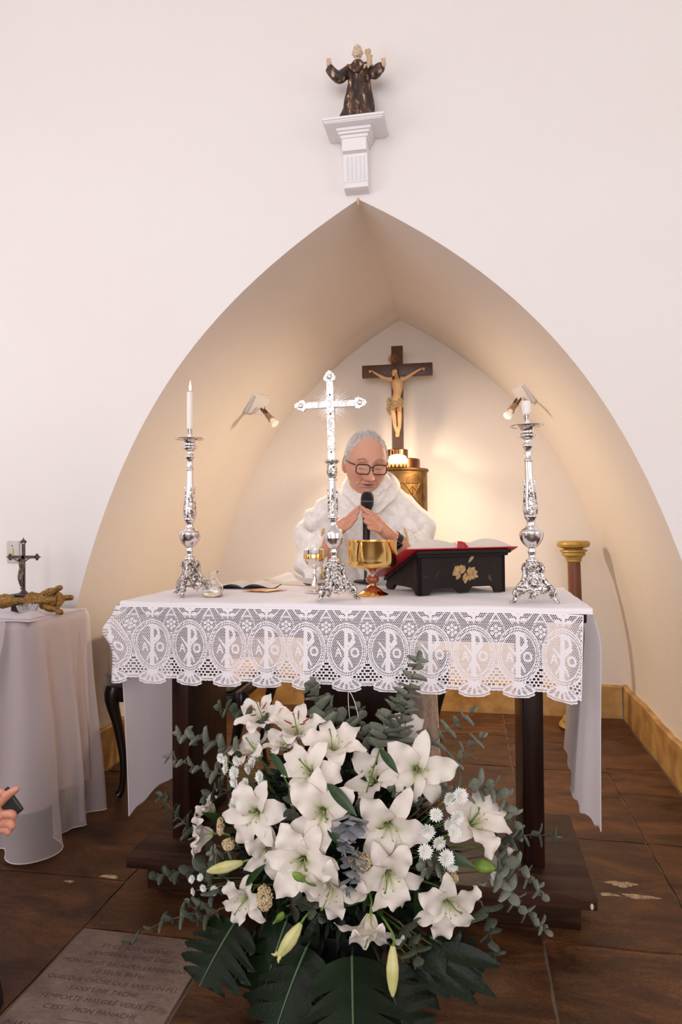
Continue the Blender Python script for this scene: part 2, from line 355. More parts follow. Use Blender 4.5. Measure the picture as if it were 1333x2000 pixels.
# cloths --------------------------------------------------
m_linen = mat('white_linen', (.80, .76, .79), .85, bump=.15, bscale=700, sheen=.2); translucent(m_linen, .5, (.92, .88, .94, 1))
m_linen2 = mat('white_linen_top', (.84, .80, .83), .85, bump=.15, bscale=700, sheen=.2)
m_lace = mat('white_lace_thread', (.86, .81, .84), .85)
lc = thing('altar_cloth', 'white linen cloth over the altar top, long panels hanging at both ends', 'altar cloth', (ax, ay, TBZ))
def off(p): return (p[0]-ax, p[1]-ay, p[2]-TBZ)
# top with soft front roll
w = MB(); A = []
for i in range(61):
    x = TBX0-.012+(TBX1-TBX0+.024)*i/60; row = []
    for j in range(25):
        y = TBY0-.012+(TBY1-TBY0+.02)*j/24
        row.append(off((x, y, TBZ+.003+.0011*math.sin(x*23+y*7)+.0009*math.sin(y*40+x*11))))
    for (dy, dz) in ((-.004, -.004), (-.0055, -.009), (-.006, -.015)): row.insert(0, off((x, TBY0-.012+dy, TBZ+.003+dz)))
    A.append(row)
w.grid(A); w.build('top_panel', m_linen2, lc, ang=None)
# left hanging panel: falls straight at the end of the table
def hang(xf, y0, y1, z0, zb, ny, nz, fold, sgn, name, m):
    w = MB(); A = []
    for j in range(ny+1):
        v = j/ny; row = []
        for k in range(nz+1):
            u = k/nz; zt = z0; zz = zt+(zb(v)-zt)*u
            y = y0+(y1-y0)*v; x = xf(u, v)+sgn*fold*math.sin(v*11+u*1.5)*u
            row.append(off((x, y+.01*math.sin(u*3+v*5)*u, zz)))
        A.append(row)
    w.grid(A); o_ = w.build(name, m, lc, ang=None)
    for edge in (A[0][2:], [r[-1] for r in A]):
        h_ = MB(); h_.tube(edge, .0017, 5, cap=False); h_.build('stitched_hem', m, o_)
    return o_
hang(lambda u, v: -1.036-.012*math.sin(min(1, u*5)*math.pi/2)+.022*u, 1.914, 2.455, TBZ+.002, lambda v: .257+.012*v+.006*math.sin(v*19), 30, 40, .006, 1, 'hanging_panel', m_linen)
hang(lambda u, v: .320+.026*math.sin(min(1, u*5)*math.pi/2)-.012*u-.03*sstep(.25, .45, v)*u, 1.905, 2.20, TBZ+.002, lambda v: .317+.0*v+.006*math.sin(v*23), 22, 40, .004, 1, 'hanging_panel', m_linen)
m_sheer = translucent(mat('thin_linen', (.76, .70, .70), .9), .3)
hang(lambda u, v: .325+.02*math.sin(min(1, u*5)*math.pi/2)-.026*u, 2.13, 2.46, TBZ+.001, lambda v: .33+.02*v, 16, 30, .006, -1, 'hanging_panel', m_sheer)
# the filet lace, thread by thread on its square net
PW, PH = 84, 164
def lace_cell():
    H = np.zeros((PH, PW), bool)
    J, I = np.mgrid[0:PH, 0:PW]
    u = (I+.5)/PW-.5; v = (J+.5)/PW            # period units
    net = ~(((J % 3) < 2) & (((I+2*((J//3) % 2)) % 4) < 3))
    fine = ~(((J % 2) < 1) & (((I+(J//2) % 2*1) % 3) < 2))
    chk = ~(((J % 6) < 4) & (((I+4*((J//6) % 2)) % 8) < 5))
    T = net.copy()
    vv = v-.97; e = np.sqrt((u/.47)**2+(vv/.62)**2)
    low = (v > 1.2) & (e > 1.0); T = np.where(low, chk, T)
    # borders of the oval
    ring = (e < 1.04) & (e > .80)
    dash = ((I+J) % 4 > 1)
    rr = ((e > .985) & (e < 1.04)) | ((e > .905) & (e < .945)) | ((e > .80) & (e < .85)) | (ring & (dash))
    T = np.where(ring, rr, T)
    inn = e <= .80; T = np.where(inn, net, T)
    S = np.zeros_like(T)
    def seg(x0, y0, x1, y1, wd, wd2=None):
        dx, dy = x1-x0, y1-y0; L2 = dx*dx+dy*dy; t = np.clip(((u-x0)*dx+(vv-y0)*dy)/L2, 0, 1)
        d = np.hypot(u-x0-t*dx, vv-y0-t*dy); return d < (wd+((wd2 if wd2 else wd)-wd)*t)
    S |= seg(-.01, -.46, -.01, .47, .045, .06) | seg(-.07, .49, .07, .49, .02)
    S |= seg(-.08, -.47, .07, -.47, .022)
    d = np.hypot((u-.045)/1.0, (vv+.30)/1.25); S |= (d < .155) & (d > .085) & (u > 0)
    S |= seg(.03, -.02, .20, -.20, .034, .02) | seg(-.04, .02, -.23, -.19, .03, .016) | seg(-.03, .16, -.15, .38, .028, .02) | seg(.02, .16, .14, .38, .028, .02)
    d = np.hypot(u-.205, (vv-.05)/1.15); S |= (d < .105) & (d > .06)
    S |= seg(-.20, -.05, -.26, .15, .017) | seg(-.20, -.05, -.13, .15, .017) | seg(-.24, .07, -.15, .07, .015)
    T = np.where(inn & S, True, T)
    # top: leaf sprays, diagonal stems and the seven dot flower between the ovals
    ut = ((u+.5) % 1)-.5; uo = ((u+1.0) % 1)-.5   # uo: centred between ovals
    top = e > 1.04
    F = np.zeros_like(T)
    for a in range(6):
        F |= np.hypot(uo-.095*math.cos(a*math.pi/3+.5), v-.44-.105*math.sin(a*math.pi/3+.5)) < .040
    F |= np.hypot(uo, v-.44) < .038
    F |= np.hypot(uo, v-.66) < .03
    rg = np.hypot(uo/.2, (v-.47)/.26); F |= (np.abs(rg-1) < .10) & (J % 2 == 0)
    for sg in (-1, 1):
        for (x0, y0, x1, y1, wd) in ((0, .10, .15, .02, .035), (.03, .20, .2, .17, .035), (.0, .05, .0, .28, .03)):
            dx, dy = sg*(x1-x0), y1-y0; L2 = dx*dx+dy*dy; t = np.clip(((u-sg*x0)*dx+(v-y0)*dy)/L2, 0, 1)
            F |= np.hypot(u-sg*x0-t*dx, v-y0-t*dy) < wd*np.sin(np.pi*np.clip(t*.9+.08, 0, 1))+.008
        dx, dy = .13*sg, .22; t = np.clip(((uo)*dx+(v-.02)*dy)/(dx*dx+dy*dy), 0, 1); F |= np.hypot(uo-t*dx, v-.02-t*dy) < .016
        dx, dy = -.2*sg, .22; t = np.clip(((u-sg*.33)*dx+(v-.04)*dy)/(dx*dx+dy*dy), 0, 1); F |= np.hypot(u-sg*.33-t*dx, v-.04-t*dy) < .012
    T = np.where(top & (v < .85) & F, True, T)
    T |= (v < .03)
    # shell of loops below each oval and the scalloped rim
    F2 = np.zeros_like(T); Hh = np.zeros_like(T)
    zone = np.zeros_like(T)
    for k, (an, ln) in enumerate(((-52, .36), (-27, .40), (0, .44), (27, .40), (52, .36))):
        a = math.radians(an); cx, cy = math.sin(a)*.27, 1.58+math.cos(a)*.27
        du = (u-cx)*math.cos(a)-(v-cy)*math.sin(a); dv = (u-cx)*math.sin(a)+(v-cy)*math.cos(a)
        wd = .075*(1+dv*2.2); q = np.sqrt((du/np.maximum(wd, .02))**2+(dv/.23)**2)
        zone |= q < 1.35
        F2 |= (q < 1.0) & (q > .52); Hh |= (q > 1.0) & (q < 1.35)
    Z = zone & (e > 1.04)
    T = np.where(Z, F2 | (net & (~Hh)) | (Hh & ((I+J) % 3 > 0)), T)
    bot = 1.83+.02*np.cos(2*np.pi*u*7)
    fan = np.abs(u) < .36
    sc = 1.80+.16*np.sqrt(np.clip(1-(u/.40)**2, 0, 1))+.012*np.abs(np.sin(np.pi*(u+.5)*9))
    lim = np.where(fan, np.maximum(sc, 1.80), 1.80+.012*np.abs(np.sin(np.pi*(u+.5)*9)))
    dd = lim-v
    T = np.where((dd < .09) & (dd >= 0), ~((dd > .035) & (dd < .06) & (I % 3 > 0)), T)
    T = np.where(dd < 0, False, T)
    return T
LC = lace_cell(); CS = .1178/PW
NP = 12; S_END = NP*PW
def lace_mesh():
    # s along the edge: first periods wrap the left end and its corner, the rest run along the front
    ns = int(15.95*PW); nh = PH
    s = np.arange(ns+1)*CS; h = np.arange(nh+1)*CS
    x_end = .300; xc = -1.040; Lf = x_end-xc; s_c = ns*CS-Lf       # corner at arc position s_c
    Sg, Hg = np.meshgrid(s, h)
    d = Sg-s_c
    X = np.where(d > 0, xc+d, xc-.012); Y = np.where(d > 0, TBY0-.024, TBY0-.024-d)
    Z = TBZ-.008-Hg
    r = np.exp(-(d/.055)**2); flare = np.clip(Hg/.25, 0, 1)
    X = X-r*(.038*np.exp(-((Hg-.075)/.04)**2)+.008*flare); Y = Y-.012*r*flare
    cr = np.clip(1-np.abs(d)/.03, 0, 1)
    X += np.where(d < 0, -.02*flare*np.sin(np.clip(-d, 0, 1)*18), 0)
    Y += np.where(d > 0, -.006*flare-.006*flare*np.sin(Sg*17)-.004*np.sin(Sg*41)*flare, 0)
    Y += .004*np.exp(-Hg/.01)
    e2 = np.clip((d-(Lf-.12))/.12, 0, 1); X = X-.012*e2*flare; Z = Z-.012*e2**2*flare*1.2-.006*e2
    ii = (np.arange(ns) % PW); T = LC[:, ii]
    # straight selvedge at the right end
    T[:, -2:] = LC.any(axis=1)[:, None] & (np.arange(nh) < 1.8*PW)[:, None]
    js, is_ = np.nonzero(T)
    W = ns+1; a = js*W+is_; F = np.stack([a, a+1, a+1+W, a+W], 1)
    used, inv = np.unique(F.ravel(), return_inverse=True)
    V = np.stack([X.ravel(), Y.ravel(), Z.ravel()], 1)[used]
    me = bpy.data.meshes.new('lace'); nf = len(F)
    me.vertices.add(len(V)); me.vertices.foreach_set('co', (V-np.array([ax, ay, TBZ])).ravel())
    me.loops.add(nf*4); me.loops.foreach_set('vertex_index', inv.astype(np.int32))
    me.polygons.add(nf); me.polygons.foreach_set('loop_start', np.arange(0, nf*4, 4, dtype=np.int32)); me.polygons.foreach_set('loop_total', np.full(nf, 4, np.int32))
    me.update(calc_edges=True); me.materials.append(m_lace); return me
tl = thing('lace_cloth', 'white filet lace altar cloth with chi-rho medallions and scalloped hem', 'lace cloth', (ax, ay, TBZ))
link('lace_border', lace_mesh(), tl)
# ------------------------------------------------------------------ metals
def metal(name, c1, c2, rough, scale, bump):
    m = bpy.data.materials.new(name); m.use_nodes = True; n, l, b = nodes(m); b.inputs['Metallic'].default_value = 1; b.inputs['Roughness'].default_value = rough
    tc = n.new('ShaderNodeTexCoord'); nz = n.new('ShaderNodeTexNoise'); nz.inputs['Scale'].default_value = scale; nz.inputs['Detail'].default_value = 4; nz.inputs['Distortion'].default_value = 1.6
    l.new(tc.outputs['Object'], nz.inputs[0]); rp = n.new('ShaderNodeValToRGB'); e = rp.color_ramp.elements; e[0].position = .41; e[0].color = c2; e[1].position = .52; e[1].color = c1
    l.new(nz.outputs[0], rp.inputs[0]); l.new(rp.outputs[0], b.inputs['Base Color'])
    bp = n.new('ShaderNodeBump'); bp.inputs['Strength'].default_value = bump; bp.inputs['Distance'].default_value = .004; l.new(nz.outputs[0], bp.inputs['Height']); l.new(bp.outputs[0], b.inputs['Normal'])
    return m
m_silver = mat('polished_silver', (.90, .875, .86), .16, 1, bump=.03, bscale=40)
m_relief = metal('chased_silver', (.86, .82, .80, 1), (.13, .10, .09, 1), .22, 95, .9)
m_softrelief = metal('worn_silver', (.70, .67, .65, 1), (.45, .42, .40, 1), .45, 60, .35)
m_gold = mat('polished_gold', (.95, .62, .22), .12, 1, bump=.02, bscale=20)
m_oldgold = metal('old_gilding', (.40, .24, .08, 1), (.21, .115, .04, 1), .5, 120, 1.0)
m_brass = metal('aged_brass', (.20, .115, .042, 1), (.12, .065, .026, 1), .46, 9, .12)
m_wax = mat('white_wax', (.88, .82, .78), .45, sub=.35)
m_wick = mat('burnt_wick', (.02, .02, .02), .9)
def spiral(c, e1, e2, r0, r1, turns, n=26):
    c = Vector(c); e1 = Vector(e1); e2 = Vector(e2)
    return [c+(e1*math.cos(2*math.pi*turns*k/n)+e2*math.sin(2*math.pi*turns*k/n))*(r0+(r1-r0)*k/n) for k in range(n+1)]
def tripod(parent, a0, s=1.0):
    """three sided baroque foot: waisted body with scrolls, three volute feet and an oval medallion per face"""
    prof = [(.006, .030), (.036, .032), (.040, .040), (.034, .052), (.026, .066), (.0215, .080), (.021, .092), (.026, .103), (.029, .110), (.026, .116), (.019, .119), (.016, .121)]
    def mod(r, z, t):
        k = max(0, 1-abs(z-.045)/.05)*.34+max(0, 1-abs(z-.106)/.02)*.12
        q = .0011*math.sin(9*t+z*260)*math.sin(z*420)*(1 if z < .115 else 0)
        return r*(1+k*math.cos(3*(t-a0)))+q
    pp = []
    for i in range(len(prof)-1):
        for k in range(3):
            u = k/3; pp.append((prof[i][0]*(1-u)+prof[i+1][0]*u, prof[i][1]*(1-u)+prof[i+1][1]*u))
    pp.append(prof[-1]); pp = [(r*s, z*s) for r, z in pp]
    w = MB(); w.lathe(pp, 72, mod=lambda r, z, t: s*mod(r/s, z/s, t))
    def pt(a, rr, z): return Vector((math.cos(a)*rr, math.sin(a)*rr, z))*s
    for k in range(3):
        am = a0+math.pi/3+k*2*math.pi/3; T = Vector((-math.sin(am), math.cos(am), 0)); U = Vector((0, 0, 1)); N = Vector((math.cos(am), math.sin(am), 0))
        for sg in (-1, 1):      # scroll work on every face
            w.tube(spiral(pt(am, .0295, .043)+T*sg*.016*s, T*sg, U, .0075*s, .0015*s, 1.4, 18), [.0021*s]*18+[.0028*s], 5)
            w.tube(spiral(pt(am, .0265, .103)+T*sg*.011*s, T*sg, -U, .0072*s, .0012*s, 1.5, 18), [.002*s]*18+[.003*s], 5)
            w.tube(spline([pt(am, .027, .097)+T*sg*.012*s, pt(am, .0215, .086)+T*sg*.011*s, pt(am, .0225, .072)+T*sg*.017*s, pt(am, .028, .056)+T*sg*.022*s], 8), .0018*s, 5)
            w.tube(spiral(pt(am, .023, .083)+T*sg*.006*s, T*sg, U, .0045*s, .001*s, 1.2, 12), .0014*s, 5)
            w.tube(spline([pt(am, .033, .034)+T*sg*.002*s, pt(am, .033, .024)+T*sg*.004*s, pt(am, .035, .028)+T*sg*.014*s, pt(am, .036, .036)+T*sg*.024*s], 8), .002*s, 5)
        w.tube([pt(am, .034, .036), pt(am, .036, .024), pt(am, .034, .014)], [.005*s, .0038*s, .001*s], 6)
    body = w.build('tripod_base', m_relief, parent, ang=50)
    for k in range(3):
        am = a0+math.pi/3+k*2*math.pi/3; T = Vector((-math.sin(am), math.cos(am), 0)); U = Vector((0, 0, 1))
        w = MB(); N = Vector((math.cos(am), math.sin(am), .35)).normalized(); U2 = N.cross(T)*-1
        c = pt(am, .0265, .060); w.tube([c+(T*math.cos(j*math.pi/12)*.0115+U2*math.sin(j*math.pi/12)*.0145)*s for j in range(25)], .0017*s, 6, cap=False)
        M4 = Matrix.Translation(c)@aim(N).to_4x4(); w.ball((0, 0, 0), (.0105*s, .0125*s, .004*s), M=M4)
        w.tube([c+N*.0035*s+(T*math.sin(q*6.2)*.005+U2*(q-.5)*.016)*s for q in [j/12 for j in range(13)]], .0012*s, 5)
        w.build('medallion', m_relief, body, ang=60)
    for k in range(3):
        a = a0+k*2*math.pi/3; e = Vector((math.cos(a), math.sin(a), 0)); U = Vector((0, 0, 1)); T = Vector((-math.sin(a), math.cos(a), 0)); w = MB()
        pth = spline([pt(a, .024, .110), pt(a, .030, .098), pt(a, .028, .082), pt(a, .034, .064), pt(a, .050, .048), pt(a, .063, .034), pt(a, .062, .020), pt(a, .052, .018), pt(a, .049, .028), pt(a, .055, .032)], 34)
        w.tube(pth, [(.0045+.0028*math.sin(math.pi*min(1, q/26)))*s*(1 if q < 26 else 1-.55*(q-26)/8) for q in range(35)], 8)
        for sg in (-1, 1):
            w.tube(spiral(pt(a, .056, .026)+T*sg*.0062*s, e, U, .0085*s, .0012*s, 1.6, 22), .0019*s, 5)
            w.tube([p+T*sg*.0055*s for p in pth[4:20]], .0016*s, 5)
        w.tube([pt(a, .060, .020), pt(a, .064, .010), pt(a, .070, .004)], [.006*s, .0065*s, .004*s], 8)
        for q in (-1, 0, 1): w.tube([pt(a, .064, .007)+T*q*.0045*s, pt(a, .072, .0065)+T*q*.0065*s, pt(a, .077, .0022)+T*q*.008*s], [.0034*s, .003*s, .0014*s], 6)
        w.build('scroll_foot', m_relief, body, ang=60)
    return body
def leafstrip(a, z0, z1, rfun, wd, side=0):
    w = MB(); n = 22; A = []
    for i in range(n+1):
        u = i/n; z = z0+(z1-z0)*u; row = []
        ww = wd*math.sin(math.pi*(.12+.86*u))**.8*(1-.55*u)*(1+.22*abs(math.sin(u*22)))
        for j in range(7):
            v = (j-3)/3; r = rfun(z)+.0028-.0022*v*v+.0009*math.sin(u*44)*abs(v)+(.004*sstep(.85, 1, u))
            t = a+v*ww/max(rfun(z), .008); row.append((r*math.cos(t), r*math.sin(t), z-.003*abs(v)))
        A.append(row)
    w.grid(A); B = [[(p[0]*.86, p[1]*.86, p[2]) for p in row] for row in A]
    w.grid([[A[i][0], B[i][0]] for i in range(n+1)]); w.grid([[B[i][6], A[i][6]] for i in range(n+1)])
    return w
def candlestick(name, label, loc, a0, tilt, group):
    t = thing(name, label, 'candlestick', loc, group=group, rot=(0, tilt, 0))
    tripod(t, a0)
    w = MB(); w.lathe([(.017, .118), (.019, .123), (.017, .127), (.0105, .131), (.009, .139), (.012, .147), (.0125, .151), (.009, .156), (.0095, .160)], 32); w.build('lower_stem', m_silver, t, ang=60)
    def rr(z): return float(np.interp(z, [.250, .258, .275, .30, .34, .38, .46], [.012, .0165, .0185, .0165, .013, .0115, .0105]))
    w = MB(); w.lathe([(.0095, .159), (.013, .162), (.022, .171), (.029, .182), (.0325, .194), (.033, .204)], 48, mod=lambda r, z, t_: r*(1+.035*abs(math.sin(12*t_))))
    w.lathe([(.033, .204), (.0335, .207), (.029, .213), (.020, .219), (.0145, .223), (.0125, .229), (.0125, .240), (.015, .246), (.019, .251), (.0195, .255), (.0165, .258)], 40); kn = w.build('knop', m_silver, t, ang=60)
    for k in range(4):
        a = a0+k*math.pi/2+.3; w = MB(); c = Vector((math.cos(a)*.030, math.sin(a)*.030, .196)); T = Vector((-math.sin(a), math.cos(a), 0)); U = Vector((0, 0, 1))
        for sg in (-1, 1): w.tube(spiral(c+T*sg*.006, T*sg, U, .006, .001, 1.3, 14), .0016, 5)
        w.tube([c+U*.006, c-U*.008+Vector((math.cos(a), math.sin(a), 0))*-.004, c-U*.018+Vector((math.cos(a), math.sin(a), 0))*-.010], [.0034, .003, .001], 6)
        w.build('shell_ornament', m_relief, kn, ang=60)
    w = MB(); zs = [.256, .262, .275, .29, .31, .34, .37, .40, .416]
    w.lathe([(rr(z), z) for z in zs], 8*4, mod=lambda r, z, t_: r*(1-.025*abs(math.sin(4*t_))))
    w.lathe([(.0105, .414), (.0135, .417), (.0135, .420), (.0105, .423), (.0105, .452), (.0125, .455), (.0165, .460), (.0165, .465), (.011, .469), (.0085, .475), (.0095, .480)], 32); sh = w.build('shaft', m_silver, t, ang=60)
    for k in range(4): leafstrip(a0+k*math.pi/2+.55, .257, .365, rr, .0105).build('acanthus_leaf', m_relief, sh, ang=60)
    w = MB(); w.lathe([(.0095, .480), (.018, .485), (.0225, .490), (.0225, .495), (.018, .499), (.0175, .505), (.020, .512), (.029, .519), (.041, .522), (.0455, .520), (.0465, .522), (.044, .5245), (.030, .522), (.010, .518), (.0085, .52)], 56,
        mod=lambda r, z, t_: r*(1+(.018*math.cos(28*t_) if (r > .04 or .487 < z < .497) else 0))); w.build('drip_pan', m_silver, t, ang=60)
    t.scale = (1, 1, .972)
    w = MB(); w.lathe([(.0085, .518), (.0085, .552), (.0095, .553), (.0095, .5555), (.0082, .556), (.0082, .53)], 24); w.build('socket', m_silver, t, ang=60)
    return t
TZ = TBZ+.0045
cl_loc = P(371, 1163, Z=TZ); cr_loc = P(1044, 1176, Z=TZ)
candlestick('candlestick', 'tall silver baroque candlestick at the left end of the altar, beside the glass cruet', cl_loc, R_(-88), R_(.4), 'silver altar candlesticks')
candlestick('candlestick', 'tall silver baroque candlestick at the right end of the altar, beside the black book stand', cr_loc, R_(-30+0), R_(-1.6), 'silver altar candlesticks')
m_flame = mat('candle_flame', (1, .6, .25), .5, emit=((1, .72, .38, 1), 9))
def candle(label, loc, tilt, h, lit):
    w = MB(); r = .0098; n = 24
    t = thing('candle', label, 'candle', loc, group='white altar candles', rot=(0, tilt, 0)); z0 = .556 if lit else .557
    if lit:
        w.lathe([(.0076, z0-.028), (.0076, z0), (r, z0+.001), (r*1.02, z0+h*.5), (r*.99, z0+h-.002), (r*.85, z0+h), (.003, z0+h-.0035)], n)
        w.build('wax', m_wax, t, ang=50)
        w = MB(); w.tube([(0, 0, z0+h-.004), (.0003, 0, z0+h+.004), (.001, 0, z0+h+.009)], .0009, 6); w.build('wick', m_wick, t)
        w = MB(); w.lathe([(.0002, .004), (.0022, .006), (.0033, .011), (.0031, .017), (.0019, .026), (.0008, .034), (.0001, .040)], 14, M=Matrix.Translation((.001, 0, z0+h))); w.build('flame', m_flame, t)
    else:
        w.lathe([(.0076, z0-.028), (.0076, z0), (.0115, z0+.001), (.0125, z0+h*.5), (.0135, z0+h*.8), (.0118, z0+h), (.0095, z0+h+.002), (.004, z0+h-.006)], n, mod=lambda q, z, a: q*(1+.07*math.sin(2*a+z*60)*(1 if z > z0+.005 else 0)))
        w.build('wax', m_wax, t, ang=50)
        w = MB(); w.tube([(0, 0, z0+h-.008), (.0006, 0, z0+h+.004)], .0009, 6); w.build('wick', m_wick, t)
    t.scale = (1, 1, .972)
    return t
candle('long white candle burning with a small flame in the left candlestick', cl_loc, R_(.4), .122, True)
candle('short burnt-down white candle in the right candlestick under the lamp', cr_loc, R_(-1.6), .036, False)
# ------------------------------------------------------------------ processional cross on its foot
xl = P(655, 1171, Z=TZ)
t = thing('altar_cross', 'tall silver altar cross with ray burst on a baroque foot, in front of the priest', 'cross', xl, rot=(0, R_(-.9), 0))
t.scale = (1, 1, .965)
tripod(t, R_(-122), .98)
w = MB(); w.lathe([(.016, .117), (.018, .121), (.0165, .126), (.0095, .130), (.008, .138), (.011, .146), (.012, .150), (.008, .157), (.009, .160)], 32)
w.build('lower_stem', m_silver, t, ang=60)
w = MB(); w.lathe([(.009, .159), (.016, .164), (.024, .176), (.0275, .192)], 64, mod=lambda r, z, a: r*(1+.045*abs(math.sin(11*a)))); w.lathe([(.0275, .192), (.028, .205), (.024, .217), (.016, .226), (.011, .231), (.0105, .245), (.013, .250), (.016, .254), (.0165, .259), (.013, .262)], 40)
w.build('knop', m_silver, t, ang=60)
w = MB(); w.lathe([(.0125, .261), (.0125, .372), (.016, .374), (.016, .379), (.009, .382)], 8, M=Matrix.Rotation(R_(22), 4, 'Z')); sh = w.build('octagonal_shaft', m_silver, t, ang=20)
for k in (0, 1, 2, 3): leafstrip(R_(10+90*k), .270, .352, lambda z: .0125, .007).build('acanthus_leaf', m_relief, sh, ang=60)
w = MB(); w.lathe([(.009, .382), (.012, .386), (.0155, .394), (.0165, .404), (.0145, .416), (.013, .424), (.017, .429), (.021, .432), (.019, .437), (.011, .438)], 40, mod=lambda r, z, a: r*(1+(.10*math.sin(9*a) if z > .424 else .04*math.sin(6*a)))); w.build('urn_capital', m_relief, t, ang=60)
def plate(w, pts, y0, y1, mi=0):
    n = len(pts); w.add([(x, y0, z) for x, z in pts]+[(x, y1, z) for x, z in pts], [tuple(range(n)), tuple(range(2*n-1, n-1, -1))]+[(i, i+n, (i+1) % n+n, (i+1) % n) for i in range(n)], mi=mi)
w = MB(); CZ = .612
plate(w, [(-.0105, .437), (.0105, .437), (.0115, CZ-.012), (.0115, CZ+.012), (.0100, CZ+.075), (-.0100, CZ+.075), (-.0115, CZ+.012), (-.0115, CZ-.012)], -.005, .005)
vb = w.build('cross_upright', m_softrelief, t, smooth=False)
w = MB(); plate(w, [(-.082, CZ-.0095), (.082, CZ-.0095), (.082, CZ+.0095), (-.082, CZ+.0095)], -.0062, .0045); w.build('cross_arm', m_softrelief, t, smooth=False)
def tref(cx, cz, sx, sz, dx, dz):
    pts = []
    for j in range(54):
        a = 2*math.pi*j/54; q = 1+.16*math.cos(3*(a-math.atan2(dz, dx)))+.07*math.cos(11*a); pts.append((cx+sx*q*math.cos(a), cz+sz*q*math.sin(a)))
    return pts
for cx, cz, dx, dz in ((-.091, CZ, -1, 0), (.091, CZ, 1, 0), (0, CZ+.087, 0, 1)):
    w = MB(); plate(w, tref(cx, cz, .0175, .0165, dx, dz), -.0075, .0035); w.ball((cx, -.0075, cz), (.008, .003, .008)); w.build('trefoil_end', m_softrelief, t, ang=40)
w = MB(); pts = []
for j in range(160):
    a = 2*math.pi*j/160; k = j % 4
    near = min(abs(((a+math.pi/4) % (math.pi/2))-math.pi/4), 9); L = .056 if (j//4) % 2 else .064
    on = near > .20; pts.append(((L if k == 2 else (.020 if k == 0 else .026)) if on else .016, a))
w.add([(r*math.cos(a), .0045, CZ+r*math.sin(a)) for r, a in pts]+[(r*math.cos(a), .007, CZ+r*math.sin(a)) for r, a in pts]+[(0, .0045, CZ), (0, .007, CZ)],
      [(320, (i+1) % 160, i) for i in range(160)]+[(321, 160+i, 160+(i+1) % 160) for i in range(160)]+[(i, (i+1) % 160, 160+(i+1) % 160, 160+i) for i in range(160)])
w.build('ray_burst', m_softrelief, t, smooth=False)
for z in (.462, CZ-.03, CZ+.03):
    w = MB(); w.lathe([(.0001, -.001), (.0028, -.001), (.0028, .002), (.0015, .003), (.0001, .0032)], 10, M=Matrix.Translation((0, -.005, z))@Matrix.Rotation(R_(90), 4, 'X')); w.build('rivet', m_brass, t, ang=50)
w = MB(); w.box((-.0125, -.0062, .4705), (.0125, .006, .4725)); w.build('joint_band', m_relief, t)
# ------------------------------------------------------------------ vessels
m_bowlin = m_gold
m_redknob = mat('red_enamel', (.22, .035, .012), .12, coat=.6, var=1.1, vscale=40, col2=(.34, .07, .02, 1))
t = thing('ciborium', 'wide polished gold bowl on a stem with a red round knob', 'ciborium', P(728, 1162, Z=TZ))
w = MB(); w.lathe([(.012, .078), (.030, .083), (.060, .088), (.0735, .093), (.0775, .101), (.0785, .112), (.0785, .168), (.0800, .171), (.0800, .174), (.0770, .1735), (.0765, .112), (.070, .100), (.03, .094), (.001, .093)], 72); w.build('bowl', m_gold, t, ang=50)
w = MB(); w.lathe([(.0095, .058), (.010, .062), (.014, .072), (.026, .082), (.032, .0845)], 40); w.build('bowl_collar', m_silver, t, ang=50)
w = MB(); w.lathe([(.001, .0395), (.012, .040), (.019, .044), (.0215, .052), (.0205, .059), (.014, .0655), (.001, .066)], 36, M=Matrix.Translation((0, 0, -.003))); w.build('knob', m_redknob, t, ang=70)
w = MB(); w.lathe([(.010, .028), (.010, .040), (.008, .040)], 30); w.build('gold_ring', m_gold, t, ang=50)
w = MB(); w.lathe([(.0095, .062), (.0095, .070), (.007, .07)], 30); w.build('gold_ring', m_gold, t, ang=50)
w = MB(); w.lathe([(.050, 0), (.051, .002), (.049, .0045), (.036, .010), (.020, .0215), (.012, .029), (.009, .030)], 60); ft = w.build('foot', m_gold, t, ang=50)
w = MB(); w.lathe([(.033, .0118), (.030, .0165), (.019, .0245), (.0105, .0305)], 12); w.build('red_cone', m_redknob, ft, ang=30)
t = thing('chalice', 'slender silver goblet with a gilt inner rim, left of the altar cross', 'chalice', P(615, 1157, Z=TZ))
w = MB(); w.lathe([(.007, .082), (.016, .085), (.027, .094), (.0335, .108), (.0355, .124), (.036, .143), (.0345, .1435), (.034, .124), (.031, .108), (.020, .094), (.001, .09)], 48, mod=lambda r, z, a: r*(1+(.02*abs(math.sin(10*a)) if z < .105 else 0)))
cup = w.build('cup', m_silver, t, ang=50)
w = MB(); w.lathe([(.0342, .112), (.0362, .1135), (.0366, .126), (.0362, .1275), (.0350, .1275)], 48, mod=lambda r, z, a: r*(1+.008*math.sin(24*a))); w.build('gilt_band', m_gold, cup, ang=50)
w = MB(); w.lathe([(.0065, .083), (.0055, .078), (.0065, .073), (.010, .070), (.0105, .066), (.0065, .062), (.0055, .055), (.007, .040), (.010, .026), (.015, .014), (.022, .008)], 32, mod=lambda r, z, a: r*(1+(.06*abs(math.sin(5*a)) if z < .055 else 0))); w.build('stem', m_silver, t, ang=50)
w = MB(); w.lathe([(.033, 0), (.0335, .003), (.029, .006), (.020, .009), (.015, .013)], 40); w.build('foot', m_silver, t, ang=50)
m_glass = mat('clear_glass', (1, 1, 1), .02, trans=1); m_glass.node_tree.nodes['Principled BSDF'].inputs['IOR'].default_value = 1.45
m_water = mat('water', (.98, .99, 1), .0, trans=1); m_water.node_tree.nodes['Principled BSDF'].inputs['IOR'].default_value = 1.33
t = thing('glass_cruet', 'small squat clear glass cruet half full of water, beside the left candlestick', 'cruet', P(416, 1165, Z=TZ), rz=.4)
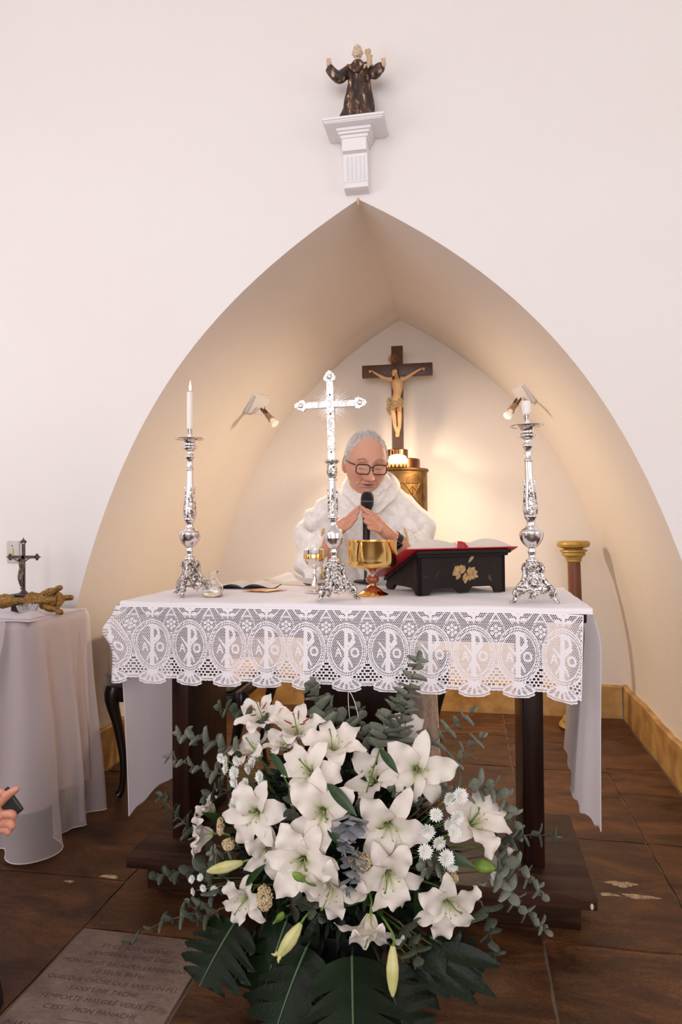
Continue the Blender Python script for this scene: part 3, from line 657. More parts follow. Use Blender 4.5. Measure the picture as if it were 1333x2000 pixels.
w = MB(); w.lathe([(.001, .0005), (.026, .0005), (.0315, .004), (.033, .014), (.0325, .030), (.029, .037), (.019, .047), (.0125, .058), (.0105, .066), (.0125, .074), (.0145, .081),
   (.0133, .081), (.0112, .074), (.0092, .066), (.011, .058), (.0175, .0465), (.0272, .036), (.0306, .030), (.031, .014), (.029, .005), (.001, .004)], 40, mod=lambda r, z, a: r*(1+(.35*max(0, math.cos(a))**6 if z > .076 else 0)))
gl = w.build('glass_body', m_glass, t, ang=60)
w = MB(); w.lathe([(.001, .0045), (.0285, .0055), (.0305, .014), (.0302, .024), (.001, .024)], 32); w.build('water', m_water, t, ang=60)
# ------------------------------------------------------------------ papers on the altar
m_paper = mat('printed_paper', (.80, .76, .75), .7, var=.9, vscale=90, col2=(.66, .62, .62, 1), stretch=(1, 14, 1))
m_dark = mat('dark_page_gap', (.05, .045, .045), .8)
def openbook(w, hw, d, humps, pages, z0=0):
    pass
t = thing('open_booklet', 'open printed booklet lying flat behind the cruet', 'booklet', P(480, 1147, Z=TZ+.001), rz=R_(6))
for sg in (-1, 1):
    for q in range(3):
        w = MB(); A = []
        for i in range(17):
            u = i/16; hh = (.016-.004*q)*math.sin(math.pi*min(1, u*1.25))**.9*(1-.55*u)+.0012
            A.append([(sg*(u*.112), -.045+.15*v+.004*q*u, hh+.0006*(2-q)) for v in (0, .5, 1)])
        w.grid(A); w.build('page', m_paper, t, ang=None)
w = MB(); w.box((-.112, -.047, 0), (.112, .105, .0012)); w.build('booklet_cover', m_dark, t)
t = thing('loose_sheet', 'large loose printed sheet curling up behind the orange card', 'paper', P(560, 1141, Z=TZ+.001), rz=R_(-12))
w = MB(); A = []
for i in range(17):
    u = i/16; A.append([(-.13+.25*u, -.02+.16*v, .003+.030*math.exp(-((u-.28)/.17)**2)*(.5+.5*v)+.012*math.exp(-((u-.7)/.2)**2)) for v in (0, .33, .66, 1)])
w.grid(A); w.build('sheet', m_paper, t, ang=None)
m_card = bpy.data.materials.new('orange_printed_card'); m_card.use_nodes = True; n, l, b = nodes(m_card)
tc = n.new('ShaderNodeTexCoord'); vo = n.new('ShaderNodeTexVoronoi'); vo.inputs['Scale'].default_value = 28; l.new(tc.outputs['Object'], vo.inputs[0]); rp = n.new('ShaderNodeValToRGB'); l.new(vo.outputs['Color'], rp.inputs[0]); e = rp.color_ramp.elements; rp.color_ramp.interpolation = 'CONSTANT'
e[0].color = (.62, .14, .02, 1); e[1].position = .62; e[1].color = (.75, .42, .05, 1); q = e.new(.35); q.color = (.05, .03, .03, 1); q = e.new(.45); q.color = (.70, .24, .03, 1); l.new(rp.outputs[0], b.inputs['Base Color']); b.inputs['Roughness'].default_value = .35
t = thing('printed_card', 'glossy orange and yellow printed card lying on the altar cloth', 'card', P(514, 1153, Z=TZ+.002), rz=R_(-4))
w = MB(); w.add([(-.075, -.012, 0), (.030, -.040, 0), (.085, .022, .004), (-.028, .050, .0), (-.075, -.012, .0012), (.030, -.040, .0012), (.085, .022, .0052), (-.028, .050, .0012)], [(0, 3, 2, 1), (4, 5, 6, 7), (0, 1, 5, 4), (1, 2, 6, 5), (2, 3, 7, 6), (3, 0, 4, 7)]); w.build('card_face', m_card, t, smooth=False)
# ------------------------------------------------------------------ missal stand and missal
A0 = P(818, 1164, Z=TZ); rz = R_(30)
m_black = metal('worn_black_paint', (.016, .011, .010, 1), (.09, .05, .03, 1), .5, 22, .4); nodes(m_black)[2].inputs['Metallic'].default_value = 0; nodes(m_black)[2].inputs['Specular IOR Level'].default_value = .18
for nd in m_black.node_tree.nodes:
    if nd.type == 'VALTORGB': nd.color_ramp.elements[0].position = .24; nd.color_ramp.elements[1].position = .33
t = thing('missal_stand', 'black painted wooden book stand with worn edges and a painted gold lily', 'book stand', (A0.x, A0.y, TZ), rz=rz)
SW, SD, HF, HB = .315, .25, .128, .030
def legcut(L, h, top0, top1, n=3):
    pts = [(0, 0), (.035, 0), (.042, .016), (.055, .024)]
    pts = [(0, 0), (L*.12, 0), (L*.135, .014), (L*.17, .021), (L*.40, .021), (L*.44, .012), (L*.455, .004), (L*.56, .004), (L*.575, .012), (L*.61, .021), (L*.83, .021), (L*.865, .014), (L*.88, 0), (L, 0), (L, top1), (0, top0)]
    return pts
def extr(w, pts, y0, y1, M=None):
    n = len(pts); w.add([(x, y0, z) for x, z in pts]+[(x, y1, z) for x, z in pts], [tuple(range(n)), tuple(range(2*n-1, n-1, -1))]+[(i, i+n, (i+1) % n+n, (i+1) % n) for i in range(n)], M=M)
w = MB(); extr(w, legcut(SW, 0, HF, HF), 0, .012); w.build('front_board', m_black, t, smooth=False)
for x in (0, SW-.012):
    w = MB(); pts = [(0, 0), (.022, 0), (.03, .014), (.05, .02), (.19, .02), (.20, .008), (.215, 0), (SD, 0), (SD+.01, .010), (SD, HB), (0, HF)]
    extr(w, pts, -x-.012, -x, M=Matrix.Rotation(R_(90), 4, 'Z')); w.build('side_board', m_black, t, smooth=False)
an = math.atan2(HF-HB, SD)
Mt = Matrix.Translation((0, 0, HF))@Matrix.Rotation(-an, 4, 'X')
w = MB(); w.box((-.010, -.014, 0), (SW+.010, .275, .010), M=Mt, bev=.003); w.build('sloping_top', m_black, t, ang=40)
w = MB(); w.box((-.012, -.022, HF+.001), (SW+.012, -.001, HF+.013), bev=.004); w.box((-.006, -.012, HF-.008), (SW+.006, 0, HF+.002), bev=.003); w.build('cornice_moulding', m_black, t, ang=40)
m_pg = mat('gold_paint', (.50, .33, .14), .6, var=1.2, vscale=90, col2=(.30, .17, .07, 1))
def petal2(w, cx, cz, a, L, W, y=-.0015, n=10):
    pts = [(cx+math.cos(a)*L*math.sin(math.pi*.5*abs(u))*0+math.cos(a)*L*(k/n if k <= n else 2-k/n)-math.sin(a)*W*math.sin(math.pi*(k/n if k <= n else 2-k/n))*(1 if k <= n else -1),
            cz+math.sin(a)*L*(k/n if k <= n else 2-k/n)+math.cos(a)*W*math.sin(math.pi*(k/n if k <= n else 2-k/n))*(1 if k <= n else -1)) for k in range(2*n) for u in (0,)]
    extr(w, pts, y, .0005)
fx, fz = .168, .058; w = MB()
for k, (dx, dz, a, L, W) in enumerate([(-.045, .016, 20, .026, .009), (-.040, .030, -30, .028, .010), (-.018, .036, -70, .030, .009), (-.048, .002, 35, .026, .009), (-.034, -.012, 60, .028, .008), (-.005, .034, -110, .030, .010), (-.002, -.026, 88, .036, .010), (.014, -.018, 80, .034, .009), (.016, .028, -100, .030, .009), (.034, .026, -140, .030, .008), (.044, .010, 180, .028, .009), (.046, -.006, 160, .026, .007), (.030, -.014, 120, .030, .008)]):
    w = MB(); petal2(w, fx+dx, fz+dz, R_(a), L, W, -.0013-.00025*(k % 4)); w.build('painted_petal', m_pg, t, smooth=False)
w = MB(); petal2(w, fx+.010, fz+.040, R_(52), .042, .0055); w.build('painted_bud', mat('olive_paint', (.34, .28, .12), .6), t, smooth=False)
m_red = mat('red_leather', (.40, .008, .014), .35, bump=.1, bscale=90)
m_pages = mat('page_edges', (.80, .71, .62), .7, bump=.5, bscale=25, stretch=(.3, .3, 40))
MO = Matrix.Translation((0, 0, HF+.0115))@Matrix.Rotation(-an, 4, 'X')
bk = thing('missal', 'large open missal bound in bright red, resting on the black stand', 'book', (A0.x, A0.y, TZ), rz=rz)
cxm = SW*.48
w = MB(); w.box((cxm-.205, -.016, 0), (cxm+.205, .270, .004), M=MO, bev=.0015); w.build('red_cover', m_red, bk, ang=40)
for sg in (-1, 1):
    w = MB(); A = []
    for i in range(15):
        u = i/14; hh = .034*(math.sin(math.pi*(.5*u**.45 if u < .25 else .5*.25**.45+(u-.25)/.75*(1-.5*.25**.45)*.93)))+.003
        if u < .12: hh = .008+.026*(u/.12)**.6
        x = cxm+sg*(.004+.186*u)
        A.append([(x, -.006, .004), (x, -.006, hh), (x, .13, hh), (x, .262, hh), (x, .262, .004)])
    w.grid(A, cap0=True, cap1=True, M=MO); w.build('page_block', m_pages, bk, ang=50)
w = MB()
for dx in (-.010, -.004, .004, .010): w.tube([MO@Vector(p) for p in ((cxm+dx*.4, .0, .028), (cxm+dx, -.012, .020), (cxm+dx*1.6, -.018, .004))], .0035, 5)
w.build('ribbon_bundle', mat('red_ribbon', (.50, .02, .03), .5), bk)
w = MB(); w.tube([MO@Vector(p) for p in ((cxm-.19, .268, .006), (cxm-.2, .285, -.004))]+[Vector((cxm-.205, .275, .012)), Vector((cxm-.20, .28, .003))], [.002, .002, .004, .007], 6); w.build('ribbon_tassel', m_red, bk)
w = MB(); w.box((cxm-.202, .02, .0045), (cxm-.194, .05, .008), M=MO); w.build('page_tab', mat('green_tab', (.16, .30, .08), .5), bk)
# ------------------------------------------------------------------ the priest
m_skin = mat('skin', (.62, .36, .27), .5, vcol=True, sub=.12, bump=.12, bscale=120)
m_hair = mat('grey_hair', (.60, .53, .48), .6, bump=.9, bscale=260, stretch=(1, 1, .25), var=1.1, vscale=130, col2=(.82, .77, .72, 1))
m_damask = bpy.data.materials.new('cream_damask'); m_damask.use_nodes = True; n, l, b = nodes(m_damask)
tc = n.new('ShaderNodeTexCoord'); nz = n.new('ShaderNodeTexNoise'); nz.inputs['Scale'].default_value = 22; nz.inputs['Detail'].default_value = 3; nz.inputs['Distortion'].default_value = 2.2; l.new(tc.outputs['Object'], nz.inputs[0])
rp = n.new('ShaderNodeValToRGB'); e = rp.color_ramp.elements; e[0].position = .47; e[0].color = (.87, .83, .795, 1); e[1].position = .55; e[1].color = (.80, .745, .69, 1); l.new(nz.outputs[0], rp.inputs[0]); l.new(rp.outputs[0], b.inputs['Base Color']); b.inputs['Roughness'].default_value = .7; b.inputs['Sheen Weight'].default_value = .3
bp = n.new('ShaderNodeBump'); bp.inputs['Strength'].default_value = .2; bp.inputs['Distance'].default_value = .003; l.new(nz.outputs[0], bp.inputs['Height']); l.new(bp.outputs[0], b.inputs['Normal'])
m_alb = mat('white_alb', (.80, .76, .73), .8)
m_trim = mat('gold_trim', (.66, .43, .16), .5, bump=.3, bscale=300)
pr = thing('person', 'older man in a cream chasuble and dark glasses, fingertips joined, speaking behind the altar', 'person', (-.39, 2.75, 0))
O = Vector((-.39, 2.75, 0))
def L_(x, y, z): return Vector((x, y, z))-O
def rings(w, rs, seg=28, pw=1.0):
    A = []
    for cx, cy, cz, rx, ry, tilt in rs:
        row = []
        for j in range(seg):
            a = 2*math.pi*j/seg; c, s = math.cos(a), math.sin(a)
            row.append(L_(cx+rx*c, cy+ry*s, cz+tilt*s))
        A.append(row)
    w.grid(A, cv=True, cap0=True, cap1=True)
w = MB()
rings(w, [(-.39, 2.80, .60, .27, .16, 0), (-.39, 2.79, .85, .235, .15, 0), (-.39, 2.78, 1.0, .20, .145, 0), (-.39, 2.77, 1.12, .19, .13, -.02), (-.385, 2.765, 1.20, .175, .115, -.03), (-.38, 2.755, 1.255, .135, .10, -.03), (-.38, 2.745, 1.30, .085, .085, -.03), (-.38, 2.74, 1.33, .065, .07, -.03)])
def sleeve(sx):
    def q(x): return -.40+sx*(x+(.022 if sx < 0 else .0)*min(1, x/.2))
    sh, el, op = L_(q(.135), 2.765, 1.195), L_(q(.215), 2.70, 1.05), L_(q(.150), 2.56, 1.035)
    w.tube([L_(q(.06), 2.76, 1.24), sh, (sh+el)/2+Vector((sx*.012, 0, .012)), el], [.055, .068, .074, .062], 16)
    A = []                                    # wide hanging sleeve, tall oval section
    for c, ax2, hz, hw in ((L_(q(.19), 2.76, 1.10), (1, .2), .12, .05), (el+Vector((sx*.015, 0, -.02)), (1, -.5), .125, .048), (L_(q(.225), 2.64, 1.005), (.8, -1), .115, .045), (L_(q(.185), 2.59, 1.01), (.2, -1), .108, .044), (op+Vector((0, 0, -.012)), (0, -1), .092, .036)):
        d = Vector((ax2[0]*sx*.2, ax2[1], 0)).normalized(); sd = Vector((1, 0, 0))
        A.append([c+sd*hw*math.cos(t)+Vector((0, 0, 1))*hz*math.sin(t)-Vector((0, 0, .03))*0 for t in [2*math.pi*j/24 for j in range(24)]])
    w.grid(A, cv=True, cap0=True, cap1=True)
sleeve(-1); sleeve(1)
def folds(co, no):
    x, y, z = co.T
    f = .0085*np.sin(x*62+z*9+2*np.sin(z*7))*np.clip((1.24-z)/.2, 0, 1)+.006*np.sin(x*105+z*34+y*24)*np.clip((1.2-z)/.2, 0, 1)
    ax_ = np.abs(x)
    f += .013*np.sin(z*48+ax_*40)*np.clip((ax_-.13)/.06, 0, 1)*np.clip((1.2-z)/.1, 0, 1)
    f += .006*np.sin((x+z)*70)*np.clip((z-1.1)/.1, 0, 1)*np.clip((1.3-z)/.1, 0, 1)
    return co+no*f[:, None]
fuse(w, 'chasuble', m_damask, pr, voxel=.0085, it=7, post=folds)
# alb below, seen between the altar legs
w = MB(); A = []
for i in range(26):
    z = .62-.60*i/25; row = []
    for j in range(72):
        a = 2*math.pi*j/72; r = 1+.05*math.sin(9*a+z*3)*(1-z)+.03*math.sin(17*a)
        row.append(L_(-.375+(.215+.03*(1-z))*r*math.cos(a), 2.80+(.15+.03*(1-z))*r*math.sin(a), z))
    A.append(row)
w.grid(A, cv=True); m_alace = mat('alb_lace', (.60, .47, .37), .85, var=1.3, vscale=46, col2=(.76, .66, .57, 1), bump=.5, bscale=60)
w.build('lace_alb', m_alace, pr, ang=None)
w = MB()
for sg in (-1, 1):
    w.ball(L_(-.38+sg*.08, 2.70, .03), (.045, .12, .03))
w.build('shoes', mat('black_leather', (.02, .018, .018), .35), pr)
# cowl collar
def ringtube(pts, wd, th, name, m, n=56, lean=.0):
    p = spline(pts+[pts[0]], n)[:-1]; A = []; c = sum(p, Vector())/len(p)
    for i, q in enumerate(p):
        out = Vector((q.x-c.x, q.y-c.y, 0)).normalized(); up = (Vector((0, 0, 1))+out*lean*-1).normalized()
        row = []
        for j in range(12):
            a = 2*math.pi*j/12; row.append(q+out*math.cos(a)*th+up*math.sin(a)*wd*(1+.12*math.sin(i*.9)))
        A.append(row)
    ww = MB(); ww.grid(A, cu=True, cv=True); return ww.build(name, m, pr, ang=None)
ringtube([L_(-.385, 2.825, 1.335), L_(-.475, 2.77, 1.325), L_(-.480, 2.69, 1.285), L_(-.425, 2.630, 1.225), L_(-.360, 2.612, 1.190), L_(-.305, 2.640, 1.235), L_(-.285, 2.70, 1.285), L_(-.30, 2.78, 1.32)], .025, .012, 'cowl_collar', m_damask, lean=.75)
ringtube([L_(-.39, 2.80, 1.33), L_(-.455, 2.745, 1.32), L_(-.445, 2.67, 1.275), L_(-.40, 2.635, 1.235), L_(-.345, 2.63, 1.225), L_(-.31, 2.67, 1.26), L_(-.31, 2.75, 1.31)], .020, .006, 'alb_collar', m_alb, lean=.6)
# trims on the sleeve openings
for sx in (-1, 1):
    w = MB(); c = L_(-.542 if sx < 0 else -.238, 2.552, 1.022); w.tube([c+Vector((.016*math.cos(t), -.002, .094*math.sin(t))) for t in [math.pi/2-sx*math.pi*(j/24*1.0) for j in range(25)]], .0040, 6); w.build('sleeve_trim', m_trim, pr)
w = MB(); w.tube([L_(-.492, 2.60, 1.00), L_(-.495, 2.60, .93), L_(-.50, 2.60, .86)], .004, 6); w.build('stole_edge', m_trim, pr)
# hands: forearm, palm and five fingers fused into one skin
def hand(sx, side):
    w = MB()
    def V(x, y, z): return L_(x, y, z)
    if side == 'R':       # on the left of the picture
        fa = [V(-.545, 2.60, 1.00), V(-.525, 2.56, 1.055), V(-.503, 2.535, 1.088)]
        palm = [V(-.503, 2.535, 1.088), V(-.485, 2.522, 1.108), V(-.463, 2.512, 1.130), V(-.446, 2.508, 1.147)]
        F = [([V(-.455, 2.505, 1.146), V(-.430, 2.500, 1.168), V(-.412, 2.497, 1.184), V(-.3965, 2.494, 1.199)], .0092),
             ([V(-.450, 2.498, 1.137), V(-.424, 2.489, 1.156), V(-.409, 2.487, 1.170), V(-.398, 2.487, 1.182)], .0094),
             ([V(-.452, 2.492, 1.122), V(-.427, 2.480, 1.138), V(-.412, 2.479, 1.149), V(-.404, 2.480, 1.160)], .0088),
             ([V(-.462, 2.490, 1.110), V(-.441, 2.479, 1.119), V(-.428, 2.478, 1.127), V(-.419, 2.479, 1.136)], .0078),
             ([V(-.480, 2.53, 1.115), V(-.452, 2.528, 1.150), V(-.430, 2.518, 1.170), V(-.409, 2.508, 1.186)], .0100)]
    else:
        fa = [V(-.225, 2.60, 1.02), V(-.250, 2.56, 1.055), V(-.277, 2.532, 1.083)]
        palm = [V(-.277, 2.532, 1.083), V(-.297, 2.515, 1.100), V(-.318, 2.504, 1.121), V(-.336, 2.500, 1.140)]
        F = [([V(-.330, 2.502, 1.143), V(-.353, 2.497, 1.163), V(-.374, 2.494, 1.181), V(-.3915, 2.492, 1.198)], .0092),
             ([V(-.332, 2.492, 1.132), V(-.354, 2.478, 1.152), V(-.370, 2.474, 1.160), V(-.3825, 2.477, 1.170)], .0096),
             ([V(-.328, 2.486, 1.118), V(-.348, 2.470, 1.132), V(-.362, 2.467, 1.137), V(-.374, 2.470, 1.145)], .0090),
             ([V(-.318, 2.484, 1.104), V(-.338, 2.469, 1.113), V(-.351, 2.467, 1.116), V(-.361, 2.470, 1.122)], .0080),
             ([V(-.298, 2.53, 1.110), V(-.325, 2.528, 1.148), V(-.352, 2.518, 1.170), V(-.377, 2.507, 1.187)], .0102)]
    w.tube(fa, [.034, .031, .027], 14)
    w.tube(palm, [.026, .029, .029, .021], 14, flat=.85)
    for k, (pts, r) in enumerate(F):
        w.tube(spline(pts, 9), [r*1.12, r*1.08, r, r*.98, r*1.04, r*.95, r*.93, r*.95, r*.88, r*.55], 10); w.ball(pts[-1], r*.62)
    def cf(co):
        c = np.tile(np.array([.62, .29, .19]), (len(co), 1)); z = co[:, 2]
        nzv = np.sin(co[:, 0]*300)*np.sin(z*260+co[:, 1]*200); c *= (1+.06*nzv)[:, None]
        tips = np.clip(1-np.linalg.norm(co-np.array(L_(-.395, 2.492, 1.195)), axis=1)/.05, 0, 1); c = c*(1-tips[:, None]*.25)+np.array([.66, .28, .22])*tips[:, None]*.25
        return c
    return fuse(w, 'hand', m_skin, pr, voxel=.0024, it=3, colfn=cf)
hR = hand(-1, 'R'); hL = hand(1, 'L')
w = MB(); c = Vector(L_(-.361, 2.4755, 1.156)); d = (Vector(L_(-.3825, 2.477, 1.170))-Vector(L_(-.354, 2.478, 1.152))).normalized(); Mx = Matrix.Translation(c)@aim(d).to_4x4()
w.tube([Mx@Vector((.0102*math.cos(t), .0102*math.sin(t), 0)) for t in [2*math.pi*j/24 for j in range(25)]], .0014, 6, cap=False); w.build('ring', m_silver, pr)
wa = Vector(L_(-.268, 2.540, 1.072)); d = (Vector(L_(-.297, 2.515, 1.100))-Vector(L_(-.250, 2.56, 1.055))).normalized(); Mx = Matrix.Translation(wa)@aim(d).to_4x4()
m_rub = mat('black_rubber', (.012, .012, .013), .4)
w = MB(); w.lathe([(.029, -.011), (.0315, -.010), (.0315, .010), (.029, .011)], 36, M=Mx); wb = w.build('watch_strap', m_rub, pr, ang=50)
w = MB(); M2 = Mx@Matrix.Rotation(R_(-40), 4, 'Z')@Matrix.Translation((.030, 0, 0)); w.box((-.003, -.016, -.018), (.008, .016, .018), M=M2, bev=.004); w.build('watch_face', mat('watch_glass', (.01, .01, .012), .08, coat=.5), wb, ang=50)
# ------------------------------------------------------------------ head
HM = Matrix.Translation(L_(-.394, 2.655, 1.372))@Matrix.Rotation(.34, 4, 'Z')@Matrix.Rotation(.27, 4, 'X')@Matrix.Rotation(.03, 4, 'Y')
def G(x, z, cx, cz, sx, sz): return math.exp(-((x-cx)/sx)**2-((z-cz)/sz)**2)
NT, NPH = 150, 190
def headpt(p, t):
    dx, dy, dz = math.sin(p)*math.cos(t), math.sin(p)*math.sin(t), math.cos(p)
    a, bb_, c = .0775, .097, .122
    x, y, z = a*dx, bb_*dy, c*dz
    # skull: wider above, jaw narrowing and coming forward
    lo = float(sstep(-.015, -.115, z)); x *= 1.06-.09*lo; y -= .004*lo
    if z > .03: x *= 1+.04*float(sstep(.03, .08, z))
    if dy > 0: y *= 1+.06*float(sstep(-.02, .05, z)); y *= 1-.22*float(sstep(-.03, -.1, z))
    fr = float(sstep(.05, -.55, dy))
    if fr > 0:
        ax_ = abs(x); d = 0
        y = y*(1-.06*fr*math.exp(-(x/.05)**2))            # flatter face plane
        d += .0065*G(ax_, z, .026, .027, .022, .010)      # brow
        d -= .0125*G(ax_, z, .032, .003, .018, .013)      # socket
        d += .0068*G(ax_, z, .032, .001, .0125, .0085)    # closed lid over the eyeball
        d -= .0018*G(ax_, z, .032, -.0075, .0135, .0018)  # lid line
        d += .0035*G(ax_, z, .033, -.019, .014, .005)     # bag under the eye
        d -= .0015*G(ax_, z, .034, -.026, .016, .003)
        nb = float(sstep(.018, -.036, z))*float(sstep(-.056, -.042, z)); d += (.007+.026*nb)*math.exp(-(x/(.0095+.0055*nb))**2)*float(sstep(.03, .01, z))*float(sstep(-.060, -.046, z))
        d += .0095*G(x, z, 0, -.040, .0125, .009); d += .0105*G(ax_, z, .0145, -.044, .0068, .0072)
        d += .006*G(ax_, z, .045, -.030, .018, .018)      # cheek
        nl = abs(ax_-(.020+(-.040-z)*.42)); d -= .0036*math.exp(-(nl/.0035)**2)*float(sstep(-.036, -.046, z))*float(sstep(-.092, -.078, z))
        d += .0045*G(x, z, 0, -.060, .012, .007)-.0025*math.exp(-(x/.003)**2)*float(sstep(-.052, -.056, z))*float(sstep(-.066, -.062, z))
        lw = .024; d += .0062*G(x, z, 0, -.0665, lw, .0036)+.0066*G(x, z, 0, -.0785, lw*.85, .0046)
        d -= .0095*G(x, z, 0, -.0722, .0205, .0030)
        d -= .003*G(x, z, 0, -.089, .018, .004)
        d += .0055*G(x, z, 0, -.103, .022, .014)          # chin
        d += .004*G(ax_, z, .040, -.080, .014, .018)      # jowl
        for kz in (.048, .058, .068): d -= .0006*math.exp(-((z-kz-.002*math.cos(x*60))/.0018)**2)
        y -= d*1.3*fr
    return Vector((x, y, z))
def hcol(v):
    x, y, z = v; ax_ = abs(x); c = np.array([.66, .33, .225])
    if y < 0:
        red = .45*G(ax_, z, .042, -.028, .02, .02)+.5*G(x, z, 0, -.042, .016, .012)+.35*G(ax_, z, .032, -.012, .02, .010)
        c = c*(1-red)+np.array([.62, .23, .17])*red
        lip = min(1, .95*G(x, z, 0, -.0665, .023, .0038)+.95*G(x, z, 0, -.0792, .021, .0050)); c = c*(1-lip*.85)+np.array([.46, .12, .10])*lip*.85
        mo = .97*G(x, z, 0, -.0722, .0195, .0029); c = c*(1-mo)+np.array([.10, .03, .025])*mo
        ld = .97*G(ax_, z, .032, -.0078, .0135, .0023); c = c*(1-ld)+np.array([.07, .03, .025])*ld
        st = .18*float(sstep(-.055, -.08, z)); c = c*(1-st)+np.array([.60, .42, .36])*st
        sk = .55*G(ax_, z, .030, .009, .020, .005)+.4*G(ax_, z, .033, -.020, .016, .003); c = c*(1-sk)+np.array([.44, .17, .12])*sk
    h = float(sstep(.07, .11, z))*.25; c = c*(1-h)+np.array([.72, .46, .36])*h
    return tuple(c)
w = MB(); A = []; Cc = []
for i in range(NT+1):
    p = .001+(math.pi-.002)*i/NT; row = []
    for j in range(NPH):
        v = headpt(p, 2*math.pi*j/NPH); row.append(v); Cc.append(hcol(v))
    A.append(row)
w.grid(A, cv=True, col=Cc, M=HM)
nc = []     # ears and neck joined to the head surface
def addcol(builder, col): 
    builder.c = [tuple(col)+(1,)]*len(builder.v); o_ = len(w.v); w.v += builder.v; w.c += builder.c; w.f += [tuple(o_+i for i in f) for f in builder.f]; w.m += builder.m
for sg in (-1, 1):
    e = MB(); Me = HM@Matrix.Translation((sg*.079, .010, -.008))@Matrix.Rotation(sg*-.30, 4, 'Z')@Matrix.Rotation(.12, 4, 'X')
    e.ball((0, 0, 0), (.007, .016, .030), 14, 12, M=Me); e.tube([Me@Vector((sg*.005, .016*math.cos(t)*1.0, .031*math.sin(t)+.002)) for t in [R_(-120)+R_(300)*k/20 for k in range(21)]], [.0035]*20+[.002], 6)
    e.tube([Me@Vector((sg*.006, .008*math.cos(t), .016*math.sin(t)+.002)) for t in [R_(-100)+R_(200)*k/12 for k in range(13)]], .0022, 5); e.ball((sg*.002, -.004, -.027), (.006, .007, .009), 8, 6, M=Me)
    addcol(e, (.64, .27, .19))
e = MB(); e.tube([HM@Vector((0, .012, -.05)), HM@Vector((0, .025, -.10)), L_(-.385, 2.745, 1.27), L_(-.385, 2.76, 1.22)], [.060, .062, .066, .075], 24); e.ball(HM@Vector((0, -.012, -.108)), (.040, .042, .022)); addcol(e, (.62, .31, .21))
w.build('head', m_skin, pr, ang=None)
# eyebrows, hair
w = MB()
hr = random.Random(3)
for sg in (-1, 1):
    for k in range(46):
        x = sg*(.014+.032*k/45); z = .026+.006*math.sin(math.pi*k/45)-.002*(k/45); 
        p = headpt(math.acos(max(-1, min(1, z/.122))), -math.pi/2+math.asin(max(-1, min(1, x/(.0775*math.sqrt(max(.01, 1-(z/.122)**2)))))))
        q = p+Vector((hr.uniform(-.001, .001), -.001, hr.uniform(-.002, .002))); w.tube([q, q+Vector((sg*.005, -.0015, .0035+hr.uniform(-.001, .002)))], [.0006, .0002], 3, M=HM)
tag(w.build('eyebrows', mat('grey_brow', (.36, .25, .19), .8), pr), kind='stuff')
def hairline(t):      # lowest hair height (local z) round the head, t=-90deg is the face
    f = -math.sin(t)  # 1 at face, -1 at back
    ang = math.degrees(math.acos(max(-1, min(1, f))))       # 0 front .. 180 back
    return float(np.interp(ang, [0, 30, 48, 62, 75, 88, 100, 120, 180], [.108, .104, .092, .060, .012, -.010, -.03, -.055, -.07]))
w = MB(); A = []
for i in range(70):
    row = []
    for j in range(150):
        t = 2*math.pi*j/150; zl = hairline(t); p0 = math.acos(max(-1, min(1, zl/.122))); p = .002+(p0)*i/69
        v = headpt(p, t); nrm = Vector((v.x/.0775**2, v.y/.097**2, v.z/.122**2)).normalized(); u = i/69
        th = (.0045+.0045*float(sstep(-.5, .5, math.sin(t)))+.0030*abs(math.cos(t)))*min(1, (1-u)*9)-.0006*(u > .98)
        th *= (.38+.62*float(sstep(-.1, .5, math.sin(t)))) if math.sin(t) < .5 else 1
        th += .0016*mnoise.noise(Vector((v.x*70, v.y*60, v.z*26)))+.0011*mnoise.noise(v*240)
        row.append(v+nrm*th)
    A.append(row)
w.grid(A, cv=True, M=HM); hcap = w.build('hair', m_hair, pr, ang=None)
w = MB()
for k in range(900):
    t = hr.uniform(0, 2*math.pi); zl = hairline(t); p0 = math.acos(zl/.122); u = hr.random()**.5; p = max(.1, p0*u)
    v = headpt(p, t); nrm = Vector((v.x/.0775**2, v.y/.097**2, v.z/.122**2)).normalized()
    if t > math.pi: cmb = Vector((.5 if v.x > 0 else -.3, .6, .25))
    else: cmb = Vector((0, .2, -1))
    if v.z < .06: cmb = Vector((0, .75, -.6))
    cmb = (cmb-nrm*cmb.dot(nrm)).normalized(); b0 = v+nrm*.004; L = hr.uniform(.008, .018)
    w.tube([b0, b0+cmb*L*.5+nrm*.0030, b0+cmb*L+nrm*hr.uniform(-.001, .002)], [.0009, .0008, .0002], 3, M=HM)
tag(w.build('hair_strands', m_hair, hcap), kind='stuff')
# glasses
m_frame = mat('tortoise_frame', (.035, .016, .012), .25, coat=.4)
m_lens = mat('tinted_lens', (1, .80, .76), .02, alpha=.07, spec=.15); 
gl = MB()
def lens(cx, n=40):
    pts = []
    for k in range(n):
        a = 2*math.pi*k/n; c, s = math.cos(a), math.sin(a); e = 2/3.6
        x = .0265*abs(c)**e*(1 if c > 0 else -1); z = .0185*abs(s)**e*(1 if s > 0 else -1)
        x *= 1+.08*(z/.0185)*0; z *= 1
        pts.append(Vector((cx+x, -.1135+.10*abs(cx+x)**1.5*2.0-.002*0, -.004+z)))
    return pts
for sg in (-1, 1):
    pts = lens(sg*.0325); gl.tube(pts+[pts[0]], .0024, 6, cap=False, M=HM)
    gl.tube([Vector((sg*.0585, -.089, .009)), Vector((sg*.068, -.080, .010)), Vector((sg*.079, -.045, .010)), Vector((sg*.083, .005, .010)), Vector((sg*.082, .022, -.006))], [.0026, .0026, .0022, .002, .002], 6, M=HM)
gl.tube(spline([Vector((-.0075, -.1125, .003)), Vector((0, -.1155, .006)), Vector((.0075, -.1125, .003))], 8), .0018, 6, M=HM)
